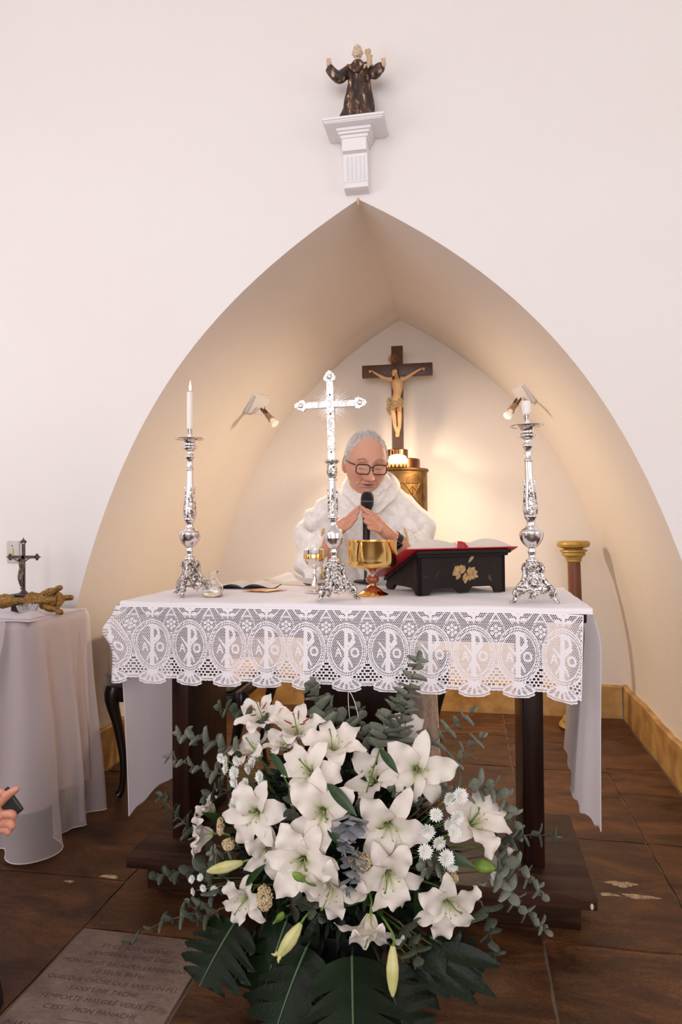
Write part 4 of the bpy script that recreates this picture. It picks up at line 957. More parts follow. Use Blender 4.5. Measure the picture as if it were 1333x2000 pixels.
G_ = thing('glasses', 'dark rectangular framed glasses worn by the man in the chasuble', 'glasses', tuple(O))
gl.build('frame', m_frame, G_)
for sg in (-1, 1):
    pts = lens(sg*.0325); w = MB(); c = sum(pts, Vector())/len(pts); w.add([HM@p for p in pts]+[HM@c], [(i, (i+1) % len(pts), len(pts)) for i in range(len(pts))]); w.build('lens', m_lens, G_, smooth=False)
# ------------------------------------------------------------------ microphone
m_mic = mat('black_microphone', (.012, .012, .013), .35)
t = thing('microphone', 'black hand microphone standing upright in front of the priest', 'microphone', (-.389, 2.575, TZ), rot=(R_(2), R_(2.2), 0))
w = MB(); w.lathe([(.045, 0), (.046, .003), (.043, .006), (.01, .008), (.0055, .012), (.0055, .11)], 32); w.build('stand', m_mic, t, ang=50)
w = MB(); w.lathe([(.012, .105), (.0128, .11), (.0135, .16), (.015, .22), (.0175, .275), (.0185, .284)], 28); w.build('handle', m_mic, t, ang=50)
w = MB(); w.lathe([(.018, .284), (.021, .288), (.0245, .300), (.0250, .309)], 32); w.lathe([(.0250, .3125), (.0248, .325), (.022, .338), (.015, .345), (.004, .347), (.0001, .347)], 32)
m_grille = mat('microphone_grille', (.02, .02, .02), .5, bump=1.0, bscale=500); w.build('grille', m_grille, t, ang=60)
w = MB(); w.lathe([(.0252, .309), (.0257, .3100), (.0257, .3115), (.0252, .3125)], 32); w.build('grille_ring', mat('grey_ring', (.16, .15, .15), .35, .6), t)
# ------------------------------------------------------------------ niche: tabernacle, crucifix, lamps, stand
YC = 3.95
tb = Vector((-.405, YC, 0)); zb, zt = 1.145, 1.437
t = thing('tabernacle', 'round brass tabernacle with stepped top and engraved doors, behind the priest', 'tabernacle', (tb.x, tb.y, zb))
w = MB(); w.lathe([(.178, 0), (.180, .003), (.178, .006), (.176, .008), (.176, .274), (.182, .276), (.184, .280), (.184, .290), (.180, .293), (.001, .293)], 96); w.build('drum', m_brass, t, ang=30)
w = MB(); w.box((-.0012, -.1785, .01), (.0012, -.170, .273)); w.build('door_seam', mat('dark_gap', (.04, .025, .015), .6), t)
def oncyl(a, z, r=.1775): return (r*math.sin(a), -r*math.cos(a), z)
def line(pts, rad=.0016):
    w = MB(); out = []
    for (a0_, z0), (a1, z1) in zip(pts[:-1], pts[1:]):
        out += [oncyl(a0_+(a1-a0_)*k/8, z0+(z1-z0)*k/8) for k in range(8)]
    out.append(oncyl(*pts[-1])); w.tube(out, rad, 5); w.build('engraved_line', m_brass, t)
for sg in (-1, 1):
    line([(sg*.02, .205), (sg*.32, .205), (sg*.98, .055)]); line([(sg*.40, .205), (sg*.90, .205), (sg*.50, .10), (sg*1.0, .10)]); line([(sg*.62, .19), (sg*.62, .09)]); line([(sg*.45, .15), (sg*.62, .19), (sg*.80, .15)])
    line([(sg*.85, .095), (sg*.90, .06), (sg*.86, .03)]); line([(sg*.02, .262), (sg*.02, .015)]); line([(sg*1.08, .27), (sg*1.08, .01)]); line([(sg*a_, .238-.022*math.sin(a_/.14*math.pi/2+math.pi/2)**1) for a_ in (.02, .06, .10, .13)])
m_dbrass = metal('dark_brass', (.22, .10, .05, 1), (.13, .055, .03, 1), .3, 6, .08)
w = MB(); w.lathe([(.135, .292), (.135, .347), (.132, .351), (.001, .351)], 72); w.build('upper_tier', m_dbrass, t, ang=30)
w = MB(); w.lathe([(.062, .350), (.062, .405), (.060, .408), (.001, .408)], 56, M=Matrix.Translation((.004, .0, 0))); w.build('cross_socket', m_dbrass, t, ang=30)
w = MB(); w.box((-.20, -.06, -.05), (.20, .18, -.001), bev=.004); w.build('wall_shelf', m_niche, t)
for sg in (-1, 1):
    w = MB(); w.tube([(sg*.025, -.064, .352), (sg*.025, -.064, .404)], .004, 8); w.build('socket_rod', m_brass, t)
t = thing('domed_ornament', 'small white domed ornament with a fringe of amber beads, on the tabernacle ledge', 'ornament', (tb.x+.02, tb.y-.150, zb+.293))
w = MB(); w.lathe([(.058, .018), (.058, .022), (.056, .046), (.048, .064), (.030, .074), (.001, .078)], 32, M=Matrix.Scale(.45, 4, (0, 1, 0))); w.build('white_dome', mat('white_silk', (.60, .57, .50), .5, bump=.3, bscale=80), t)
m_amber = mat('amber_beads', (.62, .27, .08), .25, coat=.5)
for k in range(9):
    a = math.pi+math.pi*k/8; w = MB(); w.ball((.057*math.cos(a), .026*math.sin(a), .014), (.0072, .006, .011), 10, 6); w.ball((.059*math.cos(a), .028*math.sin(a), .0015+.0028), (.004, .004, .0042), 8, 6); w.build('amber_bead', m_amber, t)
w = MB(); w.box((-.05, -.02, 0), (.05, .02, .02), bev=.004); w.build('base', m_dbrass, t)
# crucifix: cross and carved figure
m_crosswood = mat('brown_cross_wood', (.060, .026, .016), .45, var=1.1, vscale=14, col2=(.095, .042, .026, 1), stretch=(1, 1, .2), bump=.1, bscale=50)
m_carved = mat('painted_carved_wood', (.62, .36, .17), .45, vcol=True, bump=.15, bscale=90)
cx, cy = -.401, 3.975
t = thing('wall_crucifix', 'large brown wooden crucifix with painted carved figure, standing on the tabernacle', 'crucifix', (cx, cy, 1.553))
w = MB(); w.box((-.0335, 0, 0), (.0335, .03, .615), bev=.002); w.build('upright', m_crosswood, t, ang=40)
w = MB(); w.box((-.207, -.004, .435), (.207, .028, .507), bev=.002); w.build('crossbeam', m_crosswood, t, ang=40)
w = MB()
def B(*p): return Vector(p)
def corpus(w, s, o, armz):
    T = lambda x, y, z: Vector(o)+Vector((x, y, z))*s
    w.tube(spline([T(-.012, -.010, .085), T(-.004, -.028, .15), T(.004, -.026, .19), T(.006, -.024, .225), T(.004, -.024, .262), T(.002, -.022, .285)], 14), [r*s for r in (.020, .030, .036, .036, .033, .031, .033, .037, .041, .043, .044, .042, .034, .024, .016)], 14, flat=.8)
    for sg in (-1, 1):
        w.tube(spline([T(sg*.025, -.024, .278), T(sg*.055, -.02, .282), T(sg*.10, -.016, .305+.004*sg), T(sg*.150, -.012, armz+.002*sg)], 10), [r*s for r in (.018, .016, .0135, .012, .0115, .010, .010, .009, .008, .007, .0065)], 10)
        w.ball(T(sg*.158, -.010, armz+.003), (.011*s, .006*s, .008*s), 10, 6)
        for k in range(4): w.tube([T(sg*.164, -.011, armz+.007-.004*k), T(sg*.173, -.015, armz+.009-.005*k), T(sg*.175, -.020, armz+.004-.004*k)], .0028*s, 6)
        w.tube(spline([T(sg*.014, -.022, .135), T(sg*.0195-.003, -.045, .085), T(sg*.018+.001, -.048, .045), T(sg*.014+.002, -.030, -.02), T(sg*.005+.003, -.020, -.058)], 14), [r*s for r in (.021, .0215, .020, .0175, .0155, .014, .0142, .0145, .014, .013, .0115, .0105, .0095, .009, .0085)], 10)
        w.tube([T(sg*.005+.003, -.018, -.055), T(sg*.004+.003, -.034, -.078), T(sg*.003+.003, -.040, -.088)], [.009*s, .0095*s, .006*s], 8)
    w.tube([T(.002, -.024, .285), T(-.004, -.032, .305)], [.013*s, .012*s], 10)
    w.ball(T(-.010, -.042, .318), (.0185*s, .021*s, .025*s), 14, 10, rot=Matrix.Rotation(.25, 3, 'Y'))
    w.tube([T(-.014, -.060, .318), T(-.015, -.067, .311)], [.003*s, .004*s], 6)
    w.ball(T(-.015, -.056, .300), (.010*s, .009*s, .012*s), 10, 6)
corpus(w, .93, (.0, -.004, .155), .335)
S_ = .93; OO = np.array((.0, -.004, .155))
def ccol(co):
    q = (co-OO)/S_; c = np.tile(np.array([.66, .40, .20]), (len(co), 1))
    def blot(x, z, r, col, k=.8):
        m_ = (np.exp(-((q[:, 0]-x)**2+(q[:, 2]-z)**2)/r**2)*k)[:, None]; c[:] = c*(1-m_)+np.array(col)*m_
    blot(-.157, .335, .009, (.35, .04, .02)); blot(.157, .337, .009, (.35, .04, .02)); blot(-.012, .086, .009, (.5, .06, .03)); blot(.016, .078, .012, (.5, .05, .03)); blot(-.02, .205, .006, (.4, .05, .03)); blot(.0, .292, .012, (.35, .10, .05), .5)
    return c*(1+.08*np.sin(q[:, 2]*90)[:, None]*np.sin(q[:, 0]*120)[:, None])
body = fuse(w, 'carved_figure', m_carved, t, voxel=.0028, it=2, colfn=ccol)
w = MB(); T = lambda x, y, z: Vector(tuple(OO))+Vector((x, y, z))*S_
A = []
for i in range(9):
    z = .150-.062*i/8; row = []
    for j in range(28):
        a = 2*math.pi*j/28; r = 1+.10*math.sin(7*a+z*200)+.12*(i/8)*math.sin(3*a); row.append(T(-.001+(.037+.004*i/8)*r*math.cos(a), -.028-(.003*i)+(.028)*r*math.sin(a), z+.010*math.cos(a)*(i/8)-.004*math.sin(2*a)))
    A.append(row)
w.grid(A, cv=True)
w.tube(spline([T(-.038, -.03, .150), T(-.052, -.035, .146), T(-.046, -.035, .120), T(-.055, -.032, .09), T(-.042, -.03, .052)], 10), [.008, .012, .010, .012, .014, .013, .012, .011, .010, .008, .004], 8)
w.build('loincloth', mat('gilded_cloth', (.52, .40, .22), .5, bump=.6, bscale=160, var=1.1, vscale=90, col2=(.36, .24, .11, 1)), t)
w = MB()
A = []
for i in range(9):
    p = .1+1.75*i/8; A.append([T(-.009, -.036, .322)+Vector((.0205*math.sin(p)*math.cos(a), .0205*math.sin(p)*math.sin(a)*1.0, .0235*math.cos(p)))*S_*(1+.04*math.sin(6*a)) for a in [math.pi*(-.12)+math.pi*1.24*j/20 for j in range(21)]])
w.grid(A); w.tube([T(-.009, -.04, .334)+Vector((.020*math.cos(a), .021*math.sin(a), .003*math.sin(5*a))) for a in [2*math.pi*j/30 for j in range(31)]], .0028, 5, cap=False)
w.build('carved_hair', mat('carved_dark_hair', (.10, .045, .02), .6), t)
w = MB(); cz = .535; yy = -.012; pts = []
for k in range(64):
    a = 2*math.pi*k/64; r = .036 if k % 4 == 2 else (.026 if k % 4 in (1, 3) else .013); pts.append((-.020+r*math.cos(a), cz+r*math.sin(a)))
pl = MB(); n_ = len(pts); pl.add([(x, yy, z) for x, z in pts]+[(x, yy+.003, z) for x, z in pts]+[(-.020, yy-.004, cz), (-.020, yy+.003, cz)], [((i+1) % n_, i, 2*n_) for i in range(n_)]+[(n_+i, n_+(i+1) % n_, 2*n_+1) for i in range(n_)]+[(i, (i+1) % n_, n_+(i+1) % n_, n_+i) for i in range(n_)])
pl.ball((-.020, yy-.003, cz), (.006, .003, .006)); pl.tube([(-.02, yy+.002, cz), (-.010, .0, cz-.02)], .002, 5); pl.build('gilt_halo', m_oldgold, t, smooth=False)
# the two lamps on the vault
m_white_met = mat('white_lamp_metal', (.70, .68, .69), .4)
m_lampbody = mat('tan_lamp_socket', (.36, .22, .12), .5)
m_bulb = mat('frosted_reflector_lamp', (.85, .80, .74), .4, emit=((1, .85, .65, 1), .25))
def lamp(base, tip, nrm, label, sg):
    t = thing('wall_spotlight', label, 'spotlight', tuple(base), group='spotlights on the niche vault')
    n0 = Vector(nrm).normalized(); tp = Vector(tip)-Vector(base)
    M = aim(n0, (0, 1, .25)).to_4x4(); w = MB(); w.box((-.056, -.068, 0), (.056, .068, .018), M=M, bev=.003); w.box((-.050, -.062, .018), (.050, .062, .030), M=M, bev=.004); bx = w.build('mounting_box', m_white_met, t, ang=40)
    w = MB(); w.ball((.0, .045, .030), (.004, .004, .002), M=M); w.build('screw', mat('dark_screw', (.05, .045, .04), .5), bx)
    st = n0*.032+tp.normalized()*.02; d = (tp-st).normalized(); L = (tp-st).length; Ma = Matrix.Translation(st)@aim(d).to_4x4()
    w = MB()
    for s2 in (-1, 1): w.box((s2*.0125-.0015, -.007, 0), (s2*.0125+.0015, .007, L*.42), M=Ma)
    w.tube([Ma@Vector(p) for p in ((-.011, 0, .0), (.008, 0, L*.16), (-.008, 0, L*.27), (.011, 0, L*.40))], .0025, 5)
    w.build('swivel_bracket', mat('bronze_bracket', (.16, .09, .05), .4, .5), t)
    w = MB(); w.lathe([(.011, L*.38), (.015, L*.40), (.015, L*.68), (.019, L*.69), (.019, L*.72), (.0145, L*.73)], 20, M=Ma); w.tube([Ma@Vector((-.026, 0, L*.41)), Ma@Vector((.026, 0, L*.41))], .003, 6); w.build('lamp_socket', m_lampbody, t, ang=40)
    w = MB(); w.lathe([(.0125, L*.72), (.0135, L*.79), (.019, L*.95), (.0225, L), (.019, L*1.005), (.001, L*.99)], 24, M=Ma); w.build('bulb', m_bulb, t, ang=50)
    sp = spot('niche_spot_light', tuple(Vector(base)+tp+d*.02), (XR+(1.0 if sg > 0 else -1.0), 3.58, .0), 92, WARM, 155, 1.0, .09); sp.parent = None
bl = Vector((-1.108, 3.479, 1.774)); br = Vector((.299, 3.619, 1.794))
lamp(bl, P(538, 828, Y=3.43), (.80, -.25, -.55), 'white boxed spotlight on the left side of the niche vault', 1)
lamp(br, P(992, 812, Y=3.50), (-.80, -.25, -.55), 'white boxed spotlight on the right side of the niche vault, above the candlestick', -1)
# pedestal stand
m_colwood = mat('red_brown_wood', (.115, .038, .018), .4, var=1.1, vscale=10, col2=(.17, .06, .03, 1), stretch=(3, 3, .4))
m_goldpaint = mat('gold_painted_wood', (.50, .33, .08), .42, .25, bump=.25, bscale=60, var=1.1, vscale=25, col2=(.38, .23, .05, 1))
t = thing('pedestal_stand', 'slim round wooden pedestal with gold painted top and base, right of the altar', 'pedestal', (.585, 3.88, 0), rot=(0, R_(-1.2), 0))
w = MB(); w.lathe([(.001, 1.022), (.074, 1.022), (.083, 1.018), (.087, 1.006), (.083, .992), (.066, .986), (.050, .982), (.048, .977), (.070, .974), (.072, .966), (.060, .960), (.062, .952), (.060, .944), (.046, .936), (.044, .928), (.040, .924), (.040, .912), (.034, .908)], 48); w.build('capital', m_goldpaint, t, ang=30)
w = MB(); w.lathe([(.0335, .92), (.036, .50), (.040, .12)], 40); w.build('column_shaft', m_colwood, t)
w = MB(); w.lathe([(.041, .14), (.046, .13), (.046, .115), (.060, .105), (.066, .092), (.060, .082), (.052, .078), (.080, .066), (.088, .052), (.080, .040), (.100, .036), (.108, .022), (.100, .010), (.07, .004)], 48); w.build('base', m_goldpaint, t, ang=30)
for k in range(3):
    a = R_(30+120*k); w = MB(); w.ball((.085*math.cos(a), .085*math.sin(a), .008), (.018, .018, .009)); w.build('foot', m_goldpaint, t)
# ------------------------------------------------------------------ chairs behind the altar
m_blackwood = mat('black_wood', (.014, .008, .006), .3)
m_beige = mat('beige_upholstery', (.50, .36, .29), .85, bump=.3, bscale=200)
def chair(label, x, y, rz, W=.50):
    t = thing('chair', label, 'chair', (x, y, 0), rz=rz, group='upholstered chairs behind the altar')
    h = W/2
    for sx in (-1, 1):
        for sy in (-1, 1):
            w = MB(); ox, oy = sx*h, sy*.21
            w.tube(spline([(ox+sx*.030, oy, .46), (ox+sx*.034, oy+sy*.008, .40), (ox+sx*.008, oy, .28), (ox-sx*.012, oy, .14), (ox-sx*.004, oy+sy*.004, .04), (ox+sx*.012, oy+sy*.01, .012)], 16), [.030, .032, .032, .029, .025, .022, .020, .018, .016, .015, .014, .0135, .013, .014, .016, .019, .012], 10); w.build('leg', m_blackwood, t)
    w = MB(); w.box((-h-.01, -.23, .40), (h+.01, .23, .455), bev=.012); w.build('seat_frame', m_blackwood, t, ang=50)
    w = MB(); w.box((-h, -.22, .455), (h, .215, .52), bev=.025); w.build('seat', m_beige, t, ang=60)
    return t, h
_a, _b = P(236, 1400, Y=2.62), P(458, 1420, Y=2.62)
t, h = chair('dark chair with cabriole legs and pinkish padded back, at the left end of the altar', (_a.x+_b.x)/2, 2.83, 0, _b.x-_a.x)
w = MB(); w.box((-.065, -.23, .50), (.0, .20, .72), bev=.02, M=Matrix.Translation((-h+.01, 0, 0))); w.build('padded_arm', m_beige, t, ang=60)
w = MB(); w.box((-h, .19, .50), (h, .235, .74), bev=.02); w.build('backrest', m_beige, t, ang=60)
w = MB(); A = []
for i in range(40):
    a = -.24+.44*i/39; A.append([(-h-.057, a, .52), (-h-.062, a, .465), (-h-.060, a, .43-.008*abs(math.sin(i*.8)))])
w.grid(A); w.build('lace_fringe', m_alace, t, ang=None)
_b = P(850, 1420, Y=3.13)
t, h = chair('dark chair with curved black legs, half hidden behind the priest', _b.x-.27, 3.34, 0, .54)
w = MB(); w.box((-h, .19, .50), (h, .235, .80), bev=.02); w.build('backrest', m_beige, t, ang=60)
# ------------------------------------------------------------------ saint on his bracket
m_white = mat('white_painted_wood', (.84, .81, .82), .55, bump=.12, bscale=40)
bx = -.395
t = thing('wall_bracket', 'white moulded bracket shelf with fluted corbel above the point of the arch', 'shelf bracket', (bx, YF, 2.588))
w = MB(); w.box((-.108, -.140, .003), (.112, 0, .009), bev=.002); w.box((-.104, -.136, 0), (.108, 0, .005), bev=.001); w.box((-.112, -.145, .008), (.116, 0, .018), bev=.003); w.build('shelf_board', m_white, t, ang=40)
w = MB()
for i, (e, z0, z1) in enumerate(((.000, -.012, 0), (-.006, -.022, -.012), (-.014, -.034, -.022))): w.box((-.066-e*0+(-e)*.9, -.105-e, z0), (.062+e*.9, 0, z1), bev=.003)
w.build('cornice', m_white, t, ang=40)
w = MB(); A = []
pr_ = [(-.086, -.034), (-.088, -.060), (-.084, -.078), (-.066, -.082), (-.064, -.092), (-.056, -.150), (-.048, -.172), (-.050, -.176), (-.044, -.182), (-.050, -.188), (-.048, -.198), (-.034, -.204), (0, -.205)]
for x in (-.048, .042): A.append([(x, 0, -.034)]+[(x, y, z) for y, z in pr_])
w.grid(A); w.add(A[0], [tuple(range(len(A[0])))]); w.add(A[1], [tuple(range(len(A[1])-1, -1, -1))]); w.build('corbel', m_white, t, ang=25)
for k in range(5):
    x = -.034+.0155*k; w = MB(); w.tube([(x, -.0655, -.092), (x, -.058, -.150), (x, -.050, -.170)], .0035, 6); w.build('flute', m_white, t)
m_robe = bpy.data.materials.new('flaking_dark_robe'); m_robe.use_nodes = True; n, l, b = nodes(m_robe)
tc = n.new('ShaderNodeTexCoord'); mp = n.new('ShaderNodeMapping'); mp.inputs['Scale'].default_value = (1.5, 1.5, .7); l.new(tc.outputs['Object'], mp.inputs[0]); nz = n.new('ShaderNodeTexNoise'); nz.inputs['Scale'].default_value = 42; nz.inputs['Detail'].default_value = 6; nz.inputs['Roughness'].default_value = .65; l.new(mp.outputs[0], nz.inputs[0])
rp = n.new('ShaderNodeValToRGB'); e = rp.color_ramp.elements; e[0].position = .44; e[0].color = (.030, .020, .017, 1); e[1].position = .66; e[1].color = (.62, .48, .36, 1); q = e.new(.53); q.color = (.075, .035, .020, 1); q = e.new(.59); q.color = (.22, .10, .045, 1); l.new(nz.outputs[0], rp.inputs[0]); l.new(rp.outputs[0], b.inputs['Base Color']); b.inputs['Roughness'].default_value = .5
bp = n.new('ShaderNodeBump'); bp.inputs['Strength'].default_value = .5; bp.inputs['Distance'].default_value = .003; l.new(nz.outputs[0], bp.inputs['Height']); l.new(bp.outputs[0], b.inputs['Normal'])
m_oldflesh = mat('worn_flesh_paint', (.60, .44, .31), .5, vcol=True, bump=.2, bscale=200)
t = thing('saint_statue', 'small carved saint in a flaking dark robe with arms outspread, on the white bracket', 'statue', (-.383, 2.465, 2.6062))
w = MB(); A = []
for i in range(46):
    z = .205*i/45; u = i/45; row = []
    rx = float(np.interp(z, [0, .02, .06, .10, .14, .17, .19, .205], [.060, .057, .050, .044, .038, .037, .030, .017])); ry = rx*float(np.interp(z, [0, .2], [.62, .72]))
    for j in range(72):
        a = 2*math.pi*j/72; f = .17*math.sin(8*a+z*26+1.4*math.sin(z*24))*(1-u*.8)+.08*math.sin(15*a-z*34)*(1-u)
        f += .10*math.exp(-((z-.028-.010*math.sin(a*2))/.006)**2)
        row.append((rx*(1+f)*math.cos(a)-.006+.010*math.sin(u*2.2), ry*(1+f)*math.sin(a), z))
    A.append(row)
w.grid(A, cv=True, cap0=True, cap1=True)
w.tube([(.0, -.002, .196), (.0, -.004, .208)], [.026, .016], 16)
w.tube([(-.03+.06*math.sin(k/10*3.14)*0+.0060*k, -.024-.010*math.sin(k/10*3.14), .185-.028*math.sin(k/10*3.14)) for k in range(11)], .006, 8)
for sg in (-1, 1):
    w.tube(spline([(sg*.024, 0, .188), (sg*.046, -.008, .168), (sg*.062, -.020, .152), (sg*.078, -.030, .158), (sg*.090+(-.006 if sg < 0 else 0), -.036, .170+(.008 if sg < 0 else -.014))], 10), [.018, .018, .018, .019, .020, .020, .019, .018, .017, .016, .015], 12)
    w.tube([(sg*.060, -.02, .152), (sg*.068, -.024, .134)], [.016, .005], 10)
fuse(w, 'robe', m_robe, t, voxel=.0022, it=2)
w = MB(); w.ball((0, -.006, .236), (.0175, .019, .0235), 20, 16); w.tube([(0, -.003, .200), (0, -.004, .222)], [.0105, .009], 12); w.tube([(0, -.024, .240), (0, -.0275, .232)], [.0015, .0032], 8); w.ball((0, -.020, .219), (.006, .005, .005)); w.ball((-.0178, -.002, .234), (.003, .004, .006)); w.ball((.0178, -.002, .234), (.003, .004, .006))
def fcol(co):
    x, y, z = co.T; c = np.tile(np.array([.66, .52, .38]), (len(co), 1))
    def bl(X, Z, rx, rz_, col, k):
        m_ = (np.exp(-((x-X)/rx)**2-((z-Z)/rz_)**2)*k*(y < -.012))[:, None]; c[:] = c*(1-m_)+np.array(col)*m_
    for s2 in (-1, 1): bl(s2*.0068, .2405, .0028, .0012, (.10, .06, .04), .9); bl(s2*.0068, .2445, .0036, .0008, (.3, .2, .12), .7); bl(s2*.010, .231, .004, .003, (.72, .36, .27), .4)
    bl(0, .2245, .0034, .0014, (.45, .13, .09), .9); bl(0, .2215, .0008, .001, (.1, .05, .03), .5)
    hm = (np.clip((z-.2515)/.002, 0, 1)*.0+((y > .004) & (z > .225)))[:, None]*.8; c[:] = c*(1-hm)+np.array([.28, .17, .10])*hm
    return c
fuse(w, 'head', m_oldflesh, t, voxel=.0013, it=1, colfn=fcol)
for sg, hx, hy, hz in ((-1, -.095, -.040, .186), (1, .095, -.042, .162)):
    w = MB(); w.ball((hx, hy, hz), (.008, .007, .009)); 
    for k in range(4): w.tube([(hx+(k-1.5)*.0035, hy-.002, hz+.004), (hx+(k-1.5)*.0042-sg*.001, hy-.004, hz+.012), (hx+(k-1.5)*.004-sg*.002, hy-.007, hz+.016)], [.0022, .002, .0014], 6)
    w.tube([(hx-sg*.007, hy, hz), (hx-sg*.011, hy-.003, hz+.006)], [.0025, .0018], 6)
    fuse(w, 'hand', m_oldflesh, t, voxel=.0011, it=1, colfn=lambda co: np.tile(np.array([.60, .42, .29]), (len(co), 1)))
w = MB(); bxx, byy = .044, -.030      # the child the saint carries
w.tube([(bxx, byy, .168), (bxx+.001, byy, .186), (bxx, byy, .200), (bxx, byy, .208)], [.010, .0095, .009, .005], 12); w.ball((bxx-.001, byy-.002, .216), (.0082, .0085, .0095))
w.tube([(bxx-.007, byy-.002, .203), (bxx-.013, byy-.006, .212), (bxx-.010, byy-.008, .222)], [.0036, .003, .0022], 8); w.tube([(bxx+.007, byy-.002, .203), (bxx+.012, byy-.006, .196)], [.0036, .0025], 8)
for sg in (-1, 1): w.tube([(bxx+sg*.005, byy-.003, .170), (bxx+sg*.007-.006, byy-.012, .166), (bxx+sg*.007-.010, byy-.012, .156)], [.0055, .0048, .003], 8)
t.scale = (1.07, 1.07, 1.13)
ch = fuse(w, 'carried_child', m_oldflesh, t, voxel=.0013, it=1, colfn=lambda co: np.tile(np.array([.56, .40, .25]), (len(co), 1)))
# ------------------------------------------------------------------ left side table and what stands on it
m_sw = mat('cream_plastic', (.56, .51, .46), .4)
c = (P(15, 1056, Y=YF)+P(40, 1100, Y=YF))/2
t = thing('light_switch', 'cream rectangular wall switch plate behind the little dark crucifix', 'light switch', (c.x, YF, c.z))
w = MB(); w.box((-.029, -.009, -.046), (.029, 0, .046), bev=.004); w.build('plate', m_sw, t, ang=40)
w = MB(); w.box((-.010, -.014, -.014), (.003, -.008, .016), bev=.002); w.build('rocker', mat('ivory_rocker', (.66, .52, .28), .35), t, ang=40)
for z in (.026, -.028):
    w = MB(); w.ball((-.003, -.009, z), (.003, .0015, .003)); w.build('screw', mat('dark_screw2', (.05, .045, .04), .5), t)
SZ, sx1, sy0, sy1 = .800, -1.515, 2.15, 2.50
t = thing('side_table', 'side table hidden under layers of sheer white tulle, left of the altar', 'table', (-1.95, 2.27, 0))
so = Vector((-1.95, 2.27, 0))
w = MB(); w.box((-.95, -.11, SZ-.03), (.42, .22, SZ-.006), bev=.01); w.build('tabletop', m_blackwood, t, ang=50)
for lx in (-.85, .36):
    for ly in (-.08, .18):
        w = MB(); w.box((lx-.02, ly-.02, 0), (lx+.02, ly+.02, SZ-.03), bev=.004); w.build('leg', m_blackwood, t, ang=50)
def drape(name, label, zhem, grow, foldamp, m, seed, top=SZ, cut=None, piece=None, ins=0):
    w = MB(); x0, x1, y0, y1 = -2.95, sx1+.012-ins, sy0-.012+ins, sy1
    r = .07; path = []
    n1 = 90
    for k in range(n1): path.append((x0+(x1-r-x0)*k/n1, y0, 0, -1))
    for k in range(16): a = -math.pi/2+math.pi/2*k/16; path.append((x1-r+r*math.cos(a), y0+r+r*math.sin(a), math.cos(a), math.sin(a)))
    for k in range(26): path.append((x1, y0+r+(y1-y0-r)*k/25, 1, 0))
    s = 0; A = []; last = None
    for (x, y, nx, ny) in path:
        if last: s += math.hypot(x-last[0], y-last[1])
        last = (x, y); row = [so*-1+Vector((x-nx*.03, y-ny*.03, top+.001)), so*-1+Vector((x-nx*.008, y-ny*.008, top))]
        if cut: row = [so*-1+Vector((x-nx*.008, y-ny*.008, top))]
        zh = zhem(x, y) if callable(zhem) else zhem
        for i in range(1, 31):
            u = i/30; z = top-.006-(top-.006-zh)*u
            ph = s*31+seed+1.6*math.sin(s*6+seed); f = foldamp*(math.sin(ph)+.45*math.sin(ph*2.3+1))*u**.7
            g = grow*u+f; crn = .09*u*max(0, nx*abs(ny)*2)*grow/.06
            row.append(so*-1+Vector((x+nx*(g+crn)+.004*math.sin(z*9+s*7), y+ny*(g+crn), z)))
        A.append(row)
    w.grid(A); return w, A
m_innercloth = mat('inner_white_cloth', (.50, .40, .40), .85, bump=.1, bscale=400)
m_tulle = mat('sheer_tulle', (.82, .73, .75), .9, alpha=.45, bump=.1, bscale=300)
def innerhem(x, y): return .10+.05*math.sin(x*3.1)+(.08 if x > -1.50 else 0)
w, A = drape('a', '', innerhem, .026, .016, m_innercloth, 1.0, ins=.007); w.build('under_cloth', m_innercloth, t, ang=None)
w, A = drape('b', '', .012, .048, .026, m_tulle, 2.4, top=SZ+.002); w.build('tulle_overlay', m_tulle, t, ang=None)
hm = MB(); hm.tube([row[-1] for row in A], .0016, 5, cap=False); hm.build('tulle_hem', mat('hem_thread', (.78, .70, .72), .8), t)
w = MB(); A = []
for i in range(31):
    x = -2.93+(sx1+2.93)*i/30; A.append([Vector((x, sy0-.01+(sy1-sy0+.01)*j/12, SZ+.0008+.0012*math.sin(x*31+j*1.3)))-so for j in range(13)])
w.grid(A); w.build('top_cloth', mat('white_top_cloth', (.72, .66, .68), .85), t, ang=None)
w = MB(); A = []     # loose layer of tulle thrown over the front
for i in range(24):
    u = i/23; xt = -1.60-.38*u; xb = -1.72-.62*u*1.0
    A.append([Vector((xt+(xb-xt)*v**1.3+.008*math.sin(9*v+u*8), sy0-.02-.06*v-.018*math.sin(u*17+v*4)*v, SZ+.006-.56*v*(1-.1*u)))-so for v in [k/20 for k in range(21)]])
w.grid(A); w.build('thrown_tulle', m_tulle, t, ang=None)
def folded(name, label, pts, z, m, hh=.012):
    t2 = thing(name, label, 'cloth', (pts[0][0], pts[0][1], z)); w = MB(); A = []
    for i in range(15):
        row = []
        for j in range(9):
            u, v = i/14, j/8; p = Vector(pts[0]).lerp(Vector(pts[1]), u).lerp(Vector(pts[3]).lerp(Vector(pts[2]), u), v)
            row.append(Vector((p.x-pts[0][0], p.y-pts[0][1], hh*(.4+.6*abs(math.sin(u*4.2+v*2)))*min(1, 5*min(u, 1-u, v, 1-v)+.15))))
        A.append(row)
    w.grid(A); w.build('folded_linen', m, t2, ang=None); return t2
ZT_ = SZ+.0045
def PT(x, y, Z=ZT_): return P(x, y, Z=Z)
folded('folded_cloth', 'crumpled folded white linen on the side table, right of the glass bowl', [(-1.72, 2.165, 0), (-1.53, 2.165, 0), (-1.53, 2.27, 0), (-1.68, 2.27, 0)], ZT_, m_linen, .022)
m_iron = mat('dark_bronze', (.060, .035, .028), .5, bump=.2, bscale=120)
xb = Vector((-1.70, 2.37, ZT_))
